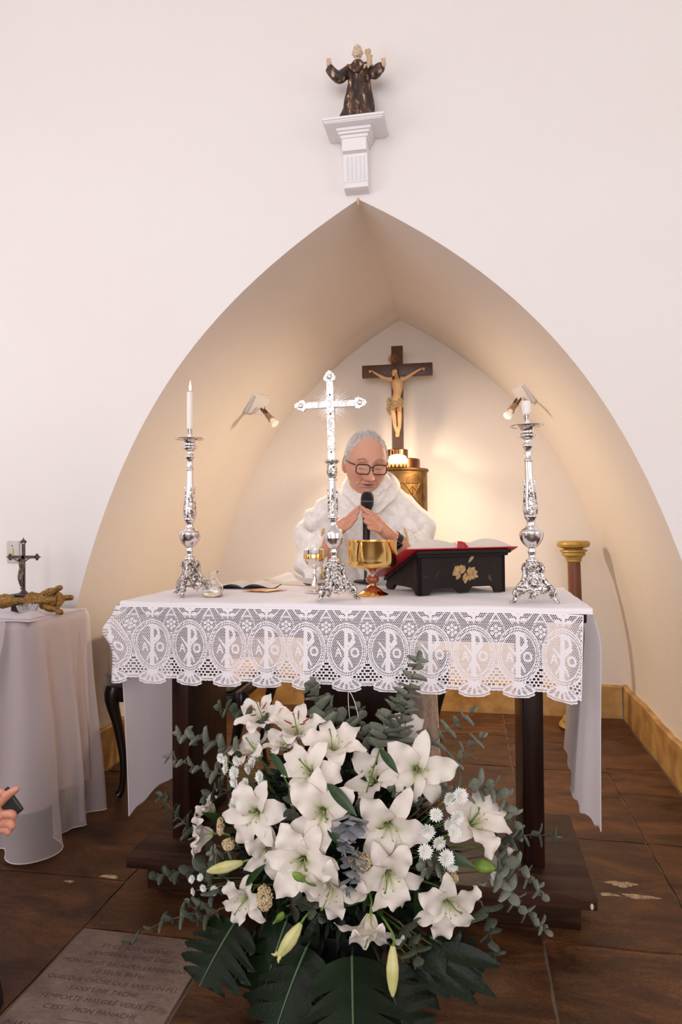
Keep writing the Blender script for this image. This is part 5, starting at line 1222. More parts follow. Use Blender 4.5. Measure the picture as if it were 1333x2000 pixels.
t = thing('table_crucifix', 'small dark crucifix on a black block, standing on the side table', 'crucifix', tuple(xb))
w = MB(); w.box((-.034, -.030, 0), (.034, .030, .062), bev=.002); w.box((-.041, -.037, .062), (.041, .037, .068), bev=.002); w.build('block_base', mat('black_block', (.025, .016, .015), .45), t, ang=40)
w = MB(); w.lathe([(.018, .068), (.014, .074), (.009, .080)], 16); w.box((-.0055, -.004, .075), (.0055, .004, .262)); w.box((-.052, -.004, .205), (.052, .004, .216)); 
for cx2, cz2 in ((-.056, .2105), (.056, .2105), (0, .267)):
    for k in range(3):
        a = math.atan2(cz2-.2105, cx2) if cx2 else math.pi/2; a2 = a+(k-1)*1.25; w.ball((cx2+.009*math.cos(a2)*.8, 0, cz2+.009*math.sin(a2)*.8), (.0068, .004, .0068), 10, 6)
    a = math.atan2(cz2-.2105, cx2) if cx2 else math.pi/2; w.tube([(cx2, 0, cz2), (cx2+.02*math.cos(a), 0, cz2+.02*math.sin(a))], [.005, .001], 6)
w.build('cross', m_iron, t, ang=40)
w = MB(); corpus(w, .30, (0, -.006, .112), .315); fuse(w, 'figure', mat('pewter_figure', (.16, .12, .10), .4, .6), t, voxel=.0012, it=0)
# gilt candlestick lying on its side
pg0, pg1 = Vector((-1.515, 2.33, SZ+.058)), Vector((-2.11, 2.29, SZ+.036))
t = thing('gilt_candlestick', 'carved gilded wooden candlestick lying on its side along the back of the side table', 'candlestick', tuple(pg0))
Mg = aim(pg1-pg0).to_4x4()
w = MB(); w.lathe([(.006, 0), (.026, .005), (.030, .02), (.034, .05), (.031, .075), (.022, .085), (.026, .10), (.030, .115), (.026, .13), (.012, .145), (.010, .165), (.013, .17), (.013, .185), (.022, .20), (.027, .23), (.022, .26), (.012, .28), (.010, .36), (.018, .38), (.024, .40), (.030, .43), (.022, .46), (.012, .48), (.012, .56), (.026, .58), (.03, .60)], 24, M=Mg, mod=lambda r, z, a: r*(1+.10*math.sin(6*a+z*40)+.05*math.sin(z*190))); w.build('turned_stem', m_oldgold, t, ang=60)
for k in range(3):
    a = R_(60+120*k); w = MB(); T = lambda r, z: Mg@Vector((r*math.cos(a), r*math.sin(a), z))
    w.tube(spline([T(.020, .06), T(.034, .035), T(.040, .01), T(.052, -.008), T(.050, -.022)], 10), [.014, .016, .017, .016, .014, .012, .011, .011, .011, .010, .006], 8); w.build('foot', m_oldgold, t)
w = MB()
w.lathe([(.030, -.004), (.042, -.002), (.042, .006), (.030, .010)], 3, M=Mg@Matrix.Rotation(R_(60), 4, 'Z')); w.build('base_plate', m_oldgold, t, ang=30)
c = PT(54, 1203); t = thing('glass_bowl', 'small fluted clear glass bowl on the side table', 'bowl', (c.x, c.y, ZT_))
m_bglass = mat('pressed_glass', (.95, .95, .97), .06, trans=.85)
w = MB(); w.lathe([(.001, 0), (.018, 0), (.022, .003), (.030, .018), (.036, .034), (.038, .040), (.036, .0405), (.033, .034), (.027, .018), (.018, .006), (.001, .005)], 72, mod=lambda r, z, a: r*(1+.055*math.cos(12*a)*min(1, z/.02)) if r > .01 else r); w.build('bowl', m_bglass, t, ang=60)
c = PT(8, 1222); t = thing('gilt_tray', 'flat gilded tray at the left edge of the side table', 'tray', (-1.86, 2.20, ZT_))
w = MB(); w.lathe([(.001, .002), (.060, .002), (.064, .004), (.078, .009), (.080, .011), (.078, .0125), (.064, .0075), (.001, .005)], 48); w.build('dish', m_gold, t, ang=50)
w = MB(); w.lathe([(.001, .006), (.022, .006), (.024, .010), (.015, .012), (.001, .012)], 6); w.build('centre_boss', mat('dark_boss', (.08, .05, .03), .4), t, ang=30)
# ------------------------------------------------------------------ onlooker at the left edge: hand with telephone, dark trousers
hy = 1.30
def H(px, py, y=hy): return P(px, py, Y=y)
h0 = H(-70, 1640); t = thing('person', 'onlooker in black cut off by the left edge, hand holding a dark phone', 'person', (h0.x, hy, 0)); OH = Vector((h0.x, hy, 0))
def HL(px, py, dy=0): return P(px, py, Y=hy+dy)-OH
w = MB()
w.tube([HL(-130, 1700, .03), HL(-60, 1632, .01), HL(-36, 1612)], [.034, .028, .026], 12)
w.tube([HL(-40, 1612), HL(-22, 1596, -.002), HL(-2, 1590, -.004), HL(6, 1588, -.004)], [.027, .032, .031, .020], 14, flat=.6)
for pts, r in (([(-14, 1580), (6, 1562), (20, 1549), (33, 1541)], .0092), ([(-4, 1592), (12, 1590), (24, 1590), (27, 1597)], .0092), ([(-6, 1608), (12, 1608), (24, 1610), (22, 1618)], .0090), ([(-8, 1618), (8, 1621), (18, 1622), (15, 1628)], .0078), ([(-30, 1580), (-14, 1560), (-4, 1552), (4, 1546)], .0100)):
    p = [HL(a, b, -.006 if i < 2 else -.010) for i, (a, b) in enumerate(pts)]; p = spline(p, 9); w.tube(p, [r*q for q in (1.1, 1.1, 1.05, 1, 1.02, 1.05, .97, .94, .85, .55)], 10); w.ball(p[-1], r*.65)
fuse(w, 'hand', m_skin, t, voxel=.002, it=3, colfn=lambda co: np.tile(np.array([.56, .24, .16]), (len(co), 1)))
m_blackcloth = mat('black_cloth', (.008, .006, .007), .8)
w = MB(); w.tube([HL(-220, 1420, .10), HL(-160, 1740, .05), HL(-62, 1642, .01)], [.06, .055, .036], 16); w.build('sleeve', m_blackcloth, t)
w = MB(); w.tube([HL(-225, 1650, .12), HL(-150, 1800, .10), HL(-108, 2000, .10), HL(-112, 2300, .10)], [.14, .128, .126, .07], 20); w.build('trouser_leg', m_blackcloth, t)
w = MB(); w.ball((HL(-108, 2300, .10).x, .06, .035), (.045, .12, .035)); w.build('shoe', m_blackcloth, t)
w = MB(); w.tube([HL(-265, 1650, .14), HL(-240, 1450, .16), HL(-230, 1150, .16), HL(-230, 900, .16)], [.15, .16, .18, .08], 20); w.build('dark_jacket', m_blackcloth, t)
w = MB(); w.ball(HL(-232, 800, .15), (.075, .09, .115), 18, 14); w.tube([HL(-230, 930, .16), HL(-230, 860, .16)], [.05, .05], 12); w.c = [(.6, .3, .22, 1)]*len(w.v); w.build('head', m_skin, t)
t = thing('telephone', 'dark phone gripped between the fingers of the cut-off hand at the left edge', 'telephone', tuple(H(19, 1568)))
d = (P(34, 1558, Y=hy-.012)-P(8, 1580, Y=hy-.012)).normalized(); Mq = aim(d, (0, -1, 0)).to_4x4()
w = MB(); w.box((-.030, -.0042, -.070), (.030, .0042, .018), M=Mq, bev=.003); w.build('phone_body', m_rub, t, ang=50)
# ------------------------------------------------------------------ flower arrangement on the floor
def plant_mat(name, c1, c2, rough=.5, vcol=False, sub=0, tr=.0, vs=30, bump=.1, spec=.4):
    m = mat(name, c1, rough, var=0 if vcol else 1.1, vscale=vs, col2=c2, vcol=vcol, sub=sub, bump=bump, bscale=90, spec=spec)
    return translucent(m, tr) if tr else m
m_petal = plant_mat('lily_petal', (.88, .82, .76, 1), None, .45, vcol=True, tr=.18, bump=.05)
m_euc = plant_mat('eucalyptus_leaf', (.150, .162, .125, 1), (.23, .245, .19, 1), .55, tr=.08, vs=12)
m_euc2 = plant_mat('dark_eucalyptus_leaf', (.058, .070, .048, 1), (.105, .122, .085, 1), .55, tr=.05, vs=12)
m_euc3 = plant_mat('grey_eucalyptus_leaf', (.20, .21, .23, 1), (.28, .29, .31, 1), .6, tr=.05, vs=12)
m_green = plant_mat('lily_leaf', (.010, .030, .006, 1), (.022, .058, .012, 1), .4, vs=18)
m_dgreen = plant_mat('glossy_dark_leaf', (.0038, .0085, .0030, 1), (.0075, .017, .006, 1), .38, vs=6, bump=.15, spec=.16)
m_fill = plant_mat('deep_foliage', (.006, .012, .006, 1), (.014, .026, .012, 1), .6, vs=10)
m_stem = plant_mat('green_stem', (.10, .19, .03, 1), (.16, .26, .06, 1), .5)
m_tw = plant_mat('brown_twig', (.12, .06, .035, 1), (.16, .09, .05, 1), .6)
m_fil = plant_mat('pale_filament', (.55, .60, .28, 1), (.62, .64, .36, 1), .5)
m_red2 = plant_mat('rust_anther', (.22, .018, .010, 1), (.30, .03, .015, 1), .6)
m_anth = plant_mat('tan_anther', (.36, .24, .10, 1), (.45, .32, .15, 1), .7)
m_bud = plant_mat('yellow_green_bud', (.50, .50, .17, 1), (.68, .62, .32, 1), .45, vs=25)
m_gbud = plant_mat('green_bud', (.14, .24, .03, 1), (.22, .32, .06, 1), .45)
m_mum = plant_mat('white_ray_petal', (.80, .80, .76, 1), (.86, .86, .84, 1), .5, tr=.1)
m_mumc = plant_mat('cream_disc', (.70, .66, .42, 1), (.74, .72, .5, 1), .7)
m_yar = plant_mat('cream_floret', (.58, .42, .22, 1), (.72, .58, .36, 1), .8)
CX0 = P(660, 1650, Y=1.74)
GC = Vector((CX0.x, 1.76, .20))        # where the stems meet
def petal_mesh(L, W, flare, curl, ruf, seed, tipw=1.0):
    NU, NV = 16, 8; A = []; C = []; r, h = .004, .0; ang = R_(12)
    rr = random.Random(seed); ph = rr.uniform(0, 6)
    path = [(r, h, ang)]
    for i in range(NU):
        u = (i+1)/NU; ang = R_(12)+(R_(flare)-R_(12))*float(sstep(.05, .55, u))+R_(curl)*float(sstep(.55, 1.05, u))
        r += math.sin(ang)*L/NU; h += math.cos(ang)*L/NU; path.append((r, h, ang))
    for i, (r, h, a) in enumerate(path):
        u = i/NU; w_ = W*(.20+.80*math.sin(math.pi*min(1, u*.93+.04))**.75)*(1 if u < .9 else math.sqrt(max(0, 1-((u-.9)/.1)**2))*.95+.05)
        w_ *= 1-.25*max(0, u-.75)/.25
        row = []
        for j in range(NV+1):
            v = j/NV*2-1; cup = .35*(1-u*.9)*w_*v*v
            ruff = ruf*W*.35*math.sin(u*17+ph+(1.5 if v > 0 else 0))*v*v*float(sstep(.3, .7, u))
            rib = -.0016*math.exp(-(v/.13)**2)*(1-u)
            nz_ = cup+ruff+rib              # along the surface normal (towards the axis)
            x = r-math.cos(a)*nz_; z = h+math.sin(a)*nz_
            row.append((x, v*w_, z))
            g = math.exp(-(v/(.30-.16*u))**2)*float(sstep(.62, .12, u)); gg = float(sstep(.20, .02, u))
            k = min(1, .75*g+.6*gg); base = np.array([.86, .785, .71]); gr = np.array([.52, .58, .20]); dk = np.array([.20, .27, .06])
            c = base*(1-k)+gr*k; k2 = .75*math.exp(-(v/.10)**2)*float(sstep(.40, .12, u)); c = c*(1-k2)+dk*k2
            e = .15*abs(v)**3*rr.random(); c = c*(1-e)+np.array([.72, .55, .42])*e
            C.append(tuple(c))
        A.append(row)
    w = MB(); w.grid(A, col=C); me = w.mesh('petal', m_petal, True); return me
PET = {}
def petal(kind, seed):
    k = (kind, seed)
    if k not in PET:
        inner, flare, curl, s = kind
        PET[k] = petal_mesh(.105*s, (.0295 if inner else .0205)*s, flare, curl, .9 if inner else .5, seed)
    return PET[k]
def filament_mesh():
    w = MB(); w.tube(spline([(0, 0, .0), (.006, 0, .030), (.013, 0, .052), (.018, 0, .064)], 7), [.0011]*7+[.0008], 5); w.tube([(.0145, 0, .0655), (.018, 0, .0645), (.0215, 0, .0635)], [.0010, .0018, .0010], 5, mi=1); return w
FIL = filament_mesh().mesh('stamen', [m_fil, m_anth]); 
def red_mesh():
    w = MB(); w.tube(spline([(0, 0, .0), (.007, 0, .030), (.016, 0, .054), (.024, 0, .070)], 7), .0011, 5); w.tube([(.015, 0, .066), (.026, 0, .073), (.037, 0, .082)], [.0016, .0026, .0016], 6, mi=1); return w
FILR = red_mesh().mesh('stamen', [m_fil, m_red2])
w = MB(); w.tube(spline([(0, 0, 0), (.001, 0, .03), (.0, .002, .06), (.004, .004, .080)], 8), [.0026, .0022, .0018, .0015, .0014, .0014, .0015, .0017, .0028], 6); w.ball((.0045, .004, .081), (.0034, .0034, .002), 8, 5); PIST = w.mesh('pistil', m_stem)
def leafmesh(L, W, fold, droop, n=9, mt=None, name='leaf', wav=0):
    A = []
    for i in range(n+1):
        u = i/n; ww = W*math.sin(math.pi*(u**.85)*.985+.01)**.85
        A.append([(L*u, v*ww, fold*abs(v)*ww-droop*u*u*L+wav*math.sin(u*9)*v*ww) for v in (-1, -.5, 0, .5, 1)])
    w = MB(); w.grid(A); return w.mesh(name, mt)
LLEAF = [leafmesh(.11, .012, .5, .25, mt=m_green), leafmesh(.085, .015, .4, .5, mt=m_green)]
LILIES = [
 (786, 1437, 1.80, (.15, -.45, .85), 50, 20, 62, 50, 0, 'half-open white lily at the upper right, behind a eucalyptus tip'),
 (816, 1507, 1.66, (.12, -.95, .18), 70, 8, 80, 35, 0, 'large open white lily at the upper right, facing forward'),
 (732, 1520, 1.68, (-.12, -.62, .72), 62, 30, 60, 45, 0, 'white lily opening upward just left of the large upper-right lily'),
 (757, 1617, 1.56, (.08, -1, .05), 76, 0, 82, 30, 0, 'largest fully open white lily in the middle right, six petals spread flat'),
 (930, 1604, 1.66, (.50, -.55, .60), 66, 15, 62, 60, 0, 'white lily at the right side tilted up to the right beside the daisies'),
 (972, 1688, 1.71, (.75, -.35, -.45), 50, 40, 62, 80, 0, 'small drooping white lily at the far right edge of the arrangement'),
 (876, 1768, 1.57, (.30, -.92, -.12), 68, 25, 76, 45, 0, 'white lily low at the right with one long petal raised'),
 (761, 1712, 1.54, (.28, -.90, -.05), 68, 50, 78, 45, 0, 'white lily below the largest one, its petals pointing down right'),
 (724, 1812, 1.51, (.05, -.62, -.75), 62, 0, 62, 55, 0, 'white lily at the bottom centre facing the floor'),
 (650, 1737, 1.50, (.02, -.86, -.42), 68, 30, 74, 45, 0, 'white lily low in the centre, long petal hanging down'),
 (589, 1683, 1.50, (0, -1, .10), 80, 0, 76, 35, 0, 'broad open white lily at the centre left with a curled petal tip'),
 (629, 1590, 1.53, (.02, -1, .08), 74, 28, 80, 30, 0, 'open white lily in the centre, just above the broad one'),
 (604, 1506, 1.61, (-.12, -.80, .50), 64, 10, 70, 70, 0, 'white lily at the upper centre with a petal rolled to the left'),
 (652, 1457, 1.68, (.15, -.50, .80), 60, 35, 66, 50, 0, 'white lily opening upward at the top centre with a green pistil'),
 (582, 1428, 1.72, (.10, -.42, .90), 60, 5, 50, 35, 1, 'white lily with dark red stamens at the top, right of its twin'),
 (512, 1402, 1.76, (-.10, -.40, .90), 56, 30, 54, 45, 1, 'white lily with dark red stamens at the top left'),
 (498, 1468, 1.74, (-.45, -.35, .80), 52, 15, 46, 50, 0, 'white lily seen from the side below the top-left red-stamened one'),
 (556, 1452, 1.73, (-.20, -.55, .80), 44, 50, 48, 35, 0, 'half-open white lily between the two red-stamened ones'),
 (497, 1590, 1.58, (-.12, -.96, .12), 68, 12, 78, 40, 0, 'open white lily at the middle left below the small daisies'),
 (398, 1628, 1.70, (-.80, -.45, .15), 50, 0, 55, 60, 0, 'white lily at the far left edge seen from the side'),
 (526, 1662, 1.58, (.38, -.80, -.05), 52, 35, 62, 45, 0, 'white lily tucked left of the broad centre-left bloom'),
 (478, 1757, 1.58, (-.25, -.88, -.08), 54, 20, 66, 70, 0, 'ragged white lily at the lower left above the split leaf'),
 (408, 1578, 1.75, (-.60, -.35, .65), 38, 0, 50, 45, 0, 'small white lily at the left edge with long pale stamens'),
]
for n_, (px, py, Y, ax_, Rp, roll, flare, curl, red, label) in enumerate(LILIES):
    c = P(px, py, Y=Y); rm = Rp*Y/1327; s = round(rm/.085*1.08, 2); d = Vector(ax_).normalized()
    base = c-d*.030*s; M = Matrix.Translation(base)@aim(d).to_4x4()@Matrix.Rotation(R_(roll), 4, 'Z')
    t = bpy.data.objects.new('lily', None); COL.objects.link(t); t.empty_display_size = .03; t.matrix_world = M; tag(t, label, 'lily', 'white lilies in the floor arrangement')
    for k in range(6):
        inner = k % 2 == 0; fl = round((flare+(0 if inner else 8))/6)*6; cu = round((curl+rnd.choice((-14, 0, 22)))/12)*12
        me = petal((inner, fl, cu, round(s, 1)), n_ % 3)
        link('petal', me, t, M=Matrix.Rotation(R_(60*k+rnd.uniform(-9, 9)), 4, 'Z')@Matrix.Rotation(R_(rnd.uniform(-9, 9)), 4, 'Y')@Matrix.Rotation(R_(rnd.uniform(-10, 10)), 4, 'X')@Matrix.Translation((0, 0, .0006*(k % 2))))
    for k in range(5):
        link('stamen', FILR if red else FIL, t, M=Matrix.Rotation(R_(72*k+20+rnd.uniform(-12, 12)), 4, 'Z')@Matrix.Rotation(R_(rnd.uniform(-6, 8)), 4, 'Y')@Matrix.Scale(s*.85, 4))
    link('pistil', PIST, t, M=Matrix.Rotation(R_(rnd.uniform(0, 360)), 4, 'Z')@Matrix.Rotation(R_(12), 4, 'Y')@Matrix.Scale(s*.95, 4))
    Mi = M.inverted(); mid = Mi@(base-d*.05+(GC-base)*.25); w = MB(); w.tube(spline([Vector((0, 0, .004)), Vector((0, 0, -.012)), Vector((0, 0, -.03)), mid, Mi@(base+(GC-base)*.7)], 10), [.0055, .0042, .003]+[.0028]*8, 7); w.build('stem', m_stem, t)
    for k in range(2):
        q = base-d*.03+(GC-base)*(.10+.12*k); dd = Vector((rnd.uniform(-1, 1), -.55, rnd.uniform(-.8, .7))).normalized(); 
        link('leaf', LLEAF[k], t, M=Mi@Matrix.Translation(q)@(aim(dd).to_4x4()@Matrix.Rotation(R_(-90), 4, 'Y')@Matrix.Rotation(R_(rnd.uniform(0, 360)), 4, 'X')))
# buds
def bud(px, py, Y, d, L, r, m, label, open_=0):
    d = Vector(d).normalized(); c = P(px, py, Y=Y)-d*L*.5; t = bpy.data.objects.new('lily_bud', None); COL.objects.link(t); M = Matrix.Translation(c)@aim(d).to_4x4(); t.matrix_world = M; tag(t, label, 'flower bud')
    prof = [(.002, 0), (.006, .04), (.75, .22), (1, .45), (.92, .65), (.62, .85), (.25, .97), (.02, 1)]
    prof = [(max(.0008, (a*r if i > 1 else a)), b*L) for i, (a, b) in enumerate(prof)]
    pp = []
    for i in range(len(prof)-1):
        for k in range(3): u = k/3; u2 = u*u*(3-2*u); pp.append((prof[i][0]*(1-u)+prof[i+1][0]*u, prof[i][1]*(1-u)+prof[i+1][1]*u))
    pp.append(prof[-1]); w = MB(); w.lathe(pp, 24, mod=lambda q, z, a: q*(1-.16*abs(math.cos(1.5*a))**6)); w.build('bud', m, t, ang=None)
    if open_:
        for k in range(3): w = MB(); a = k*2.1; w.tube([(r*.4*math.cos(a), r*.4*math.sin(a), L*.9), (r*.5*math.cos(a), r*.5*math.sin(a), L), (r*.95*math.cos(a), r*.95*math.sin(a), L*1.03)], [.004, .0035, .001], 6); w.build('petal_tip', m_bud, t)
    w = MB(); Mi = M.inverted(); w.tube(spline([Vector((0, 0, .003)), Vector((0, 0, -.02)), Mi@(c-d*.03+(GC-c)*.3), Mi@(c+(GC-c)*.7)], 8), [.004, .003]+[.0026]*7, 6); w.build('stem', m_stem, t)
bud(440, 1693, 1.58, (-1, -.25, -.22), .092, .0145, m_bud, 'yellow-green lily bud pointing left at the lower left')
bud(566, 1836, 1.50, (-.62, -.35, -.85), .088, .0165, m_bud, 'cream lily bud just splitting, hanging low left of the bottom lily', 1)
bud(768, 1896, 1.46, (.02, -.3, -1), .098, .0145, m_bud, 'pale green lily bud hanging straight down at the bottom centre')
bud(583, 1712, 1.44, (-.6, -.5, .65), .036, .0095, m_gbud, 'small green bud in front of the broad centre-left lily')
bud(945, 1693, 1.62, (1, -.4, .1), .056, .016, m_gbud, 'rounded green bud at the right beside the drooping lily')
bud(548, 1790, 1.53, (.5, -.5, .7), .045, .009, m_gbud, 'small green bud above the split leaf at the lower left')
# eucalyptus
def euc_meshes(sz, asp, m):
    out = []
    for k in range(3):
        A = []; n = 7
        for i in range(n+1):
            u = i/n; ww = sz*.5*asp*math.sin(math.pi*(.03+.94*u**(.8 if asp > .8 else .7)))**.62
            A.append([(sz*u, v*ww, .30*sz*v*v*(.6+.3*k)*(1-.4*u)+.10*sz*math.sin(u*3+k)*(.5) - .10*sz*u*u*k) for v in (-1, -.5, 0, .5, 1)])
        w = MB(); w.grid(A); out.append(w.mesh('leaf', m))
    return out
EM = {}
def sprig(pts, Ys, n, size_px, asp, m, label, seed, mtw=m_tw):
    rr = random.Random(seed); n3 = len(pts); P3 = [P(x, y, Y=Ys[0]+(Ys[1]-Ys[0])*i/(n3-1)) for i, (x, y) in enumerate(pts)]
    path = spline(P3, 40); o_ = P3[0]; t = thing('eucalyptus_sprig', label, 'eucalyptus', tuple(o_), group='eucalyptus sprigs in the floor arrangement')
    w = MB(); full = [GC.lerp(o_, .35)]+[o_.lerp(GC, .25)]+path; w.tube([p-o_ for p in full], [.0022, .002]+[.0019-.0013*i/40 for i in range(41)], 5); w.build('stem', mtw, t)
    szm = size_px*Ys[0]/1327
    for i in range(n):
        u = (i+.6)/n; k = int(u*39); p = path[k]-o_; tg = (path[k+1]-path[k]).normalized()
        sc = szm*(1.08-.50*u**1.6)
        side = tg.cross(Vector((0, -1, 0))).normalized(); upv = side.cross(tg).normalized()
        a0 = (i % 2)*math.pi/2+rr.uniform(-.35, .35)+.5
        for sg in (0, 1):
            a = a0+sg*math.pi; out = (side*math.cos(a)+upv*math.sin(a))
            d = (out*.88+tg*.42).normalized()
            nr = (tg*.9-out*.3+Vector((0, -.35, .2))).normalized(); y = nr.cross(d).normalized(); z = d.cross(y)
            Mx = Matrix(((d.x, y.x, z.x, p.x+d.x*.003), (d.y, y.y, z.y, p.y+d.y*.003), (d.z, y.z, z.z, p.z+d.z*.003), (0, 0, 0, 1)))@Matrix.Rotation(rr.uniform(-.5, .5), 4, 'X')@Matrix.Scale(sc*rr.uniform(.85, 1.12), 4)
            key = (asp, m.name)
            if key not in EM: EM[key] = euc_meshes(1.0, asp, m)
            link('leaf', rr.choice(EM[key]), t, M=Mx)
    for sg in (-1, 1):
        p = path[40]-o_; tg = (path[40]-path[36]).normalized(); Mx = Matrix.Translation(p)@(aim(tg).to_4x4()@Matrix.Rotation(R_(-90+sg*12), 4, 'Y')@Matrix.Scale(szm*.5, 4)); link('leaf', EM[(asp, m.name)][0], t, M=Mx)
SPR = [
 ([(690, 1440), (655, 1390), (606, 1345)], (1.76, 1.84), 8, 34, 1.0, m_euc, 'round-leaved eucalyptus sprig at the top, left of the centre board'),
 ([(650, 1430), (625, 1380), (612, 1338)], (1.74, 1.80), 6, 36, 1.0, m_euc, 'short eucalyptus tuft standing up at the top left of centre'),
 ([(775, 1460), (790, 1380), (816, 1288)], (1.74, 1.78), 11, 38, .62, m_euc, 'tallest eucalyptus sprig rising in front of the lace hem'),
 ([(740, 1470), (752, 1420), (775, 1368)], (1.70, 1.76), 7, 40, 1.0, m_euc, 'broad round-leaved eucalyptus sprig at the top centre'),
 ([(720, 1470), (712, 1430), (700, 1385)], (1.74, 1.82), 6, 34, 1.0, m_euc, 'eucalyptus sprig behind the upward-opening top lily'),
 ([(815, 1480), (865, 1435), (922, 1388)], (1.72, 1.78), 8, 30, .6, m_euc, 'eucalyptus sprig reaching up right toward the far pedestal'),
 ([(845, 1530), (890, 1485), (942, 1438)], (1.68, 1.76), 10, 28, .6, m_euc, 'eucalyptus sprig at the right, second below the lace hem'),
 ([(860, 1560), (930, 1532), (985, 1560), (1013, 1628)], (1.66, 1.72), 13, 34, .72, m_euc, 'arching eucalyptus sprig curving down at the right'),
 ([(960, 1650), (1020, 1632), (1086, 1632)], (1.68, 1.74), 9, 26, .5, m_euc2, 'slim eucalyptus sprig stretching straight right across the table leg'),
 ([(968, 1668), (1020, 1700), (1062, 1748)], (1.66, 1.72), 8, 28, .8, m_euc, 'eucalyptus sprig drooping right over the plinth edge'),
 ([(970, 1700), (1010, 1762), (1070, 1818)], (1.64, 1.70), 10, 28, .8, m_euc, 'lowest eucalyptus sprig at the right, hanging over the plinth corner'),
 ([(535, 1425), (480, 1395), (430, 1383)], (1.76, 1.80), 7, 30, 1.0, m_euc2, 'dark eucalyptus sprig at the top left in front of the slab leg'),
 ([(478, 1472), (410, 1448), (350, 1434)], (1.74, 1.80), 9, 34, .75, m_euc, 'eucalyptus sprig spreading left, uppermost of the left ones'),
 ([(445, 1515), (385, 1498), (328, 1478)], (1.72, 1.78), 8, 25, .9, m_euc, 'thin eucalyptus sprig with small leaves at the left'),
 ([(420, 1650), (365, 1612), (314, 1556)], (1.72, 1.80), 10, 30, .8, m_euc2, 'shaded eucalyptus sprig at the far left in front of the plinth'),
 ([(440, 1690), (370, 1700), (302, 1712)], (1.66, 1.74), 9, 32, .95, m_euc2, 'dark round-leaved eucalyptus sprig lying low at the left'),
 ([(430, 1730), (390, 1780), (320, 1800), (240, 1846)], (1.62, 1.68), 11, 30, .45, m_euc2, 'long narrow-leaved eucalyptus sprig trailing over the grave slab'),
 ([(684, 1585), (680, 1620), (676, 1655)], (1.50, 1.47), 7, 34, 1.0, m_euc3, 'grey-blue eucalyptus tip hanging between the two central lilies'),
 ([(700, 1655), (690, 1690), (684, 1735)], (1.50, 1.46), 6, 32, 1.0, m_euc3, 'grey eucalyptus tip beside the cream yarrow at the centre'),
 ([(885, 1680), (858, 1692), (830, 1694)], (1.58, 1.56), 4, 34, 1.0, m_euc, 'short eucalyptus tip below the right-hand daisies'),
 ([(940, 1760), (956, 1810), (962, 1862)], (1.64, 1.62), 5, 36, .95, m_euc2, 'eucalyptus sprig drooping at the lower right under the low lily'),
 ([(780, 1800), (808, 1835), (815, 1870)], (1.56, 1.54), 4, 40, .9, m_euc2, 'shaded eucalyptus leaves right of the bottom lily'),
 ([(820, 1580), (800, 1560), (770, 1545)], (1.62, 1.60), 4, 30, .8, m_euc2, 'eucalyptus sprig under the large upper-right lily'),
 ([(590, 1610), (575, 1580), (570, 1555)], (1.58, 1.56), 4, 30, .8, m_euc2, 'eucalyptus leaves between the middle-left and central lilies'),
 ([(715, 1590), (690, 1575), (660, 1572)], (1.58, 1.60), 5, 26, .7, m_euc2, 'small eucalyptus sprig left of the largest lily'),
 ([(470, 1640), (440, 1665), (415, 1668)], (1.64, 1.62), 5, 26, .7, m_euc, 'small eucalyptus sprig above the yellow-green bud'),
 ([(470, 1560), (430, 1540), (400, 1560)], (1.70, 1.72), 6, 28, .9, m_euc2, 'eucalyptus sprig behind the small left-edge lily'),
 ([(430, 1775), (400, 1790), (370, 1765)], (1.60, 1.62), 5, 28, .8, m_euc2, 'eucalyptus sprig above the split leaf at the lower left'),
 ([(560, 1770), (600, 1765), (625, 1790)], (1.56, 1.52), 4, 30, .9, m_euc2, 'shaded eucalyptus leaves between the lower left lilies'),
 ([(860, 1840), (890, 1870), (905, 1895)], (1.60, 1.60), 4, 36, .9, m_euc2, 'eucalyptus leaves hanging under the low right lily'),
]
for i, (pts, Ys, n, sz, asp, m, label) in enumerate(SPR): sprig(pts, Ys, n, sz, asp, m, label, 100+i)
# small white pompon flowers
def mum_mesh(seed):
    rr = random.Random(seed); w = MB(); R0 = .0165
    for ring, (n, L, el) in enumerate(((20, 1.0, 8), (16, .82, 28), (12, .6, 48), (7, .38, 68))):
        for k in range(n):
            a = 2*math.pi*(k+.5*(ring % 2))/n+rr.uniform(-.08, .08); e = R_(el+rr.uniform(-6, 6)); Lr = R0*L*rr.uniform(.9, 1.05)
            d = Vector((math.cos(a)*math.cos(e), math.sin(a)*math.cos(e), math.sin(e))); s_ = Vector((-math.sin(a), math.cos(a), 0)); o_ = Vector((0, 0, .002))
            w.add([o_+d*.002-s_*.0008, o_+d*.002+s_*.0008, o_+d*Lr*.7+s_*.0019+Vector((0, 0, .0006)), o_+d*Lr, o_+d*Lr*.7-s_*.0019+Vector((0, 0, .0006))], [(0, 1, 2, 4), (4, 2, 3)])
    w.ball((0, 0, .0035), (.0045, .0045, .003), 8, 5, mi=1)
    w.lathe([(.001, -.006), (.004, -.003), (.005, .001)], 8, mi=2)
    return w.mesh('flower_head', [m_mum, m_mumc, m_stem], smooth=False)
MUM = [mum_mesh(k) for k in range(3)]
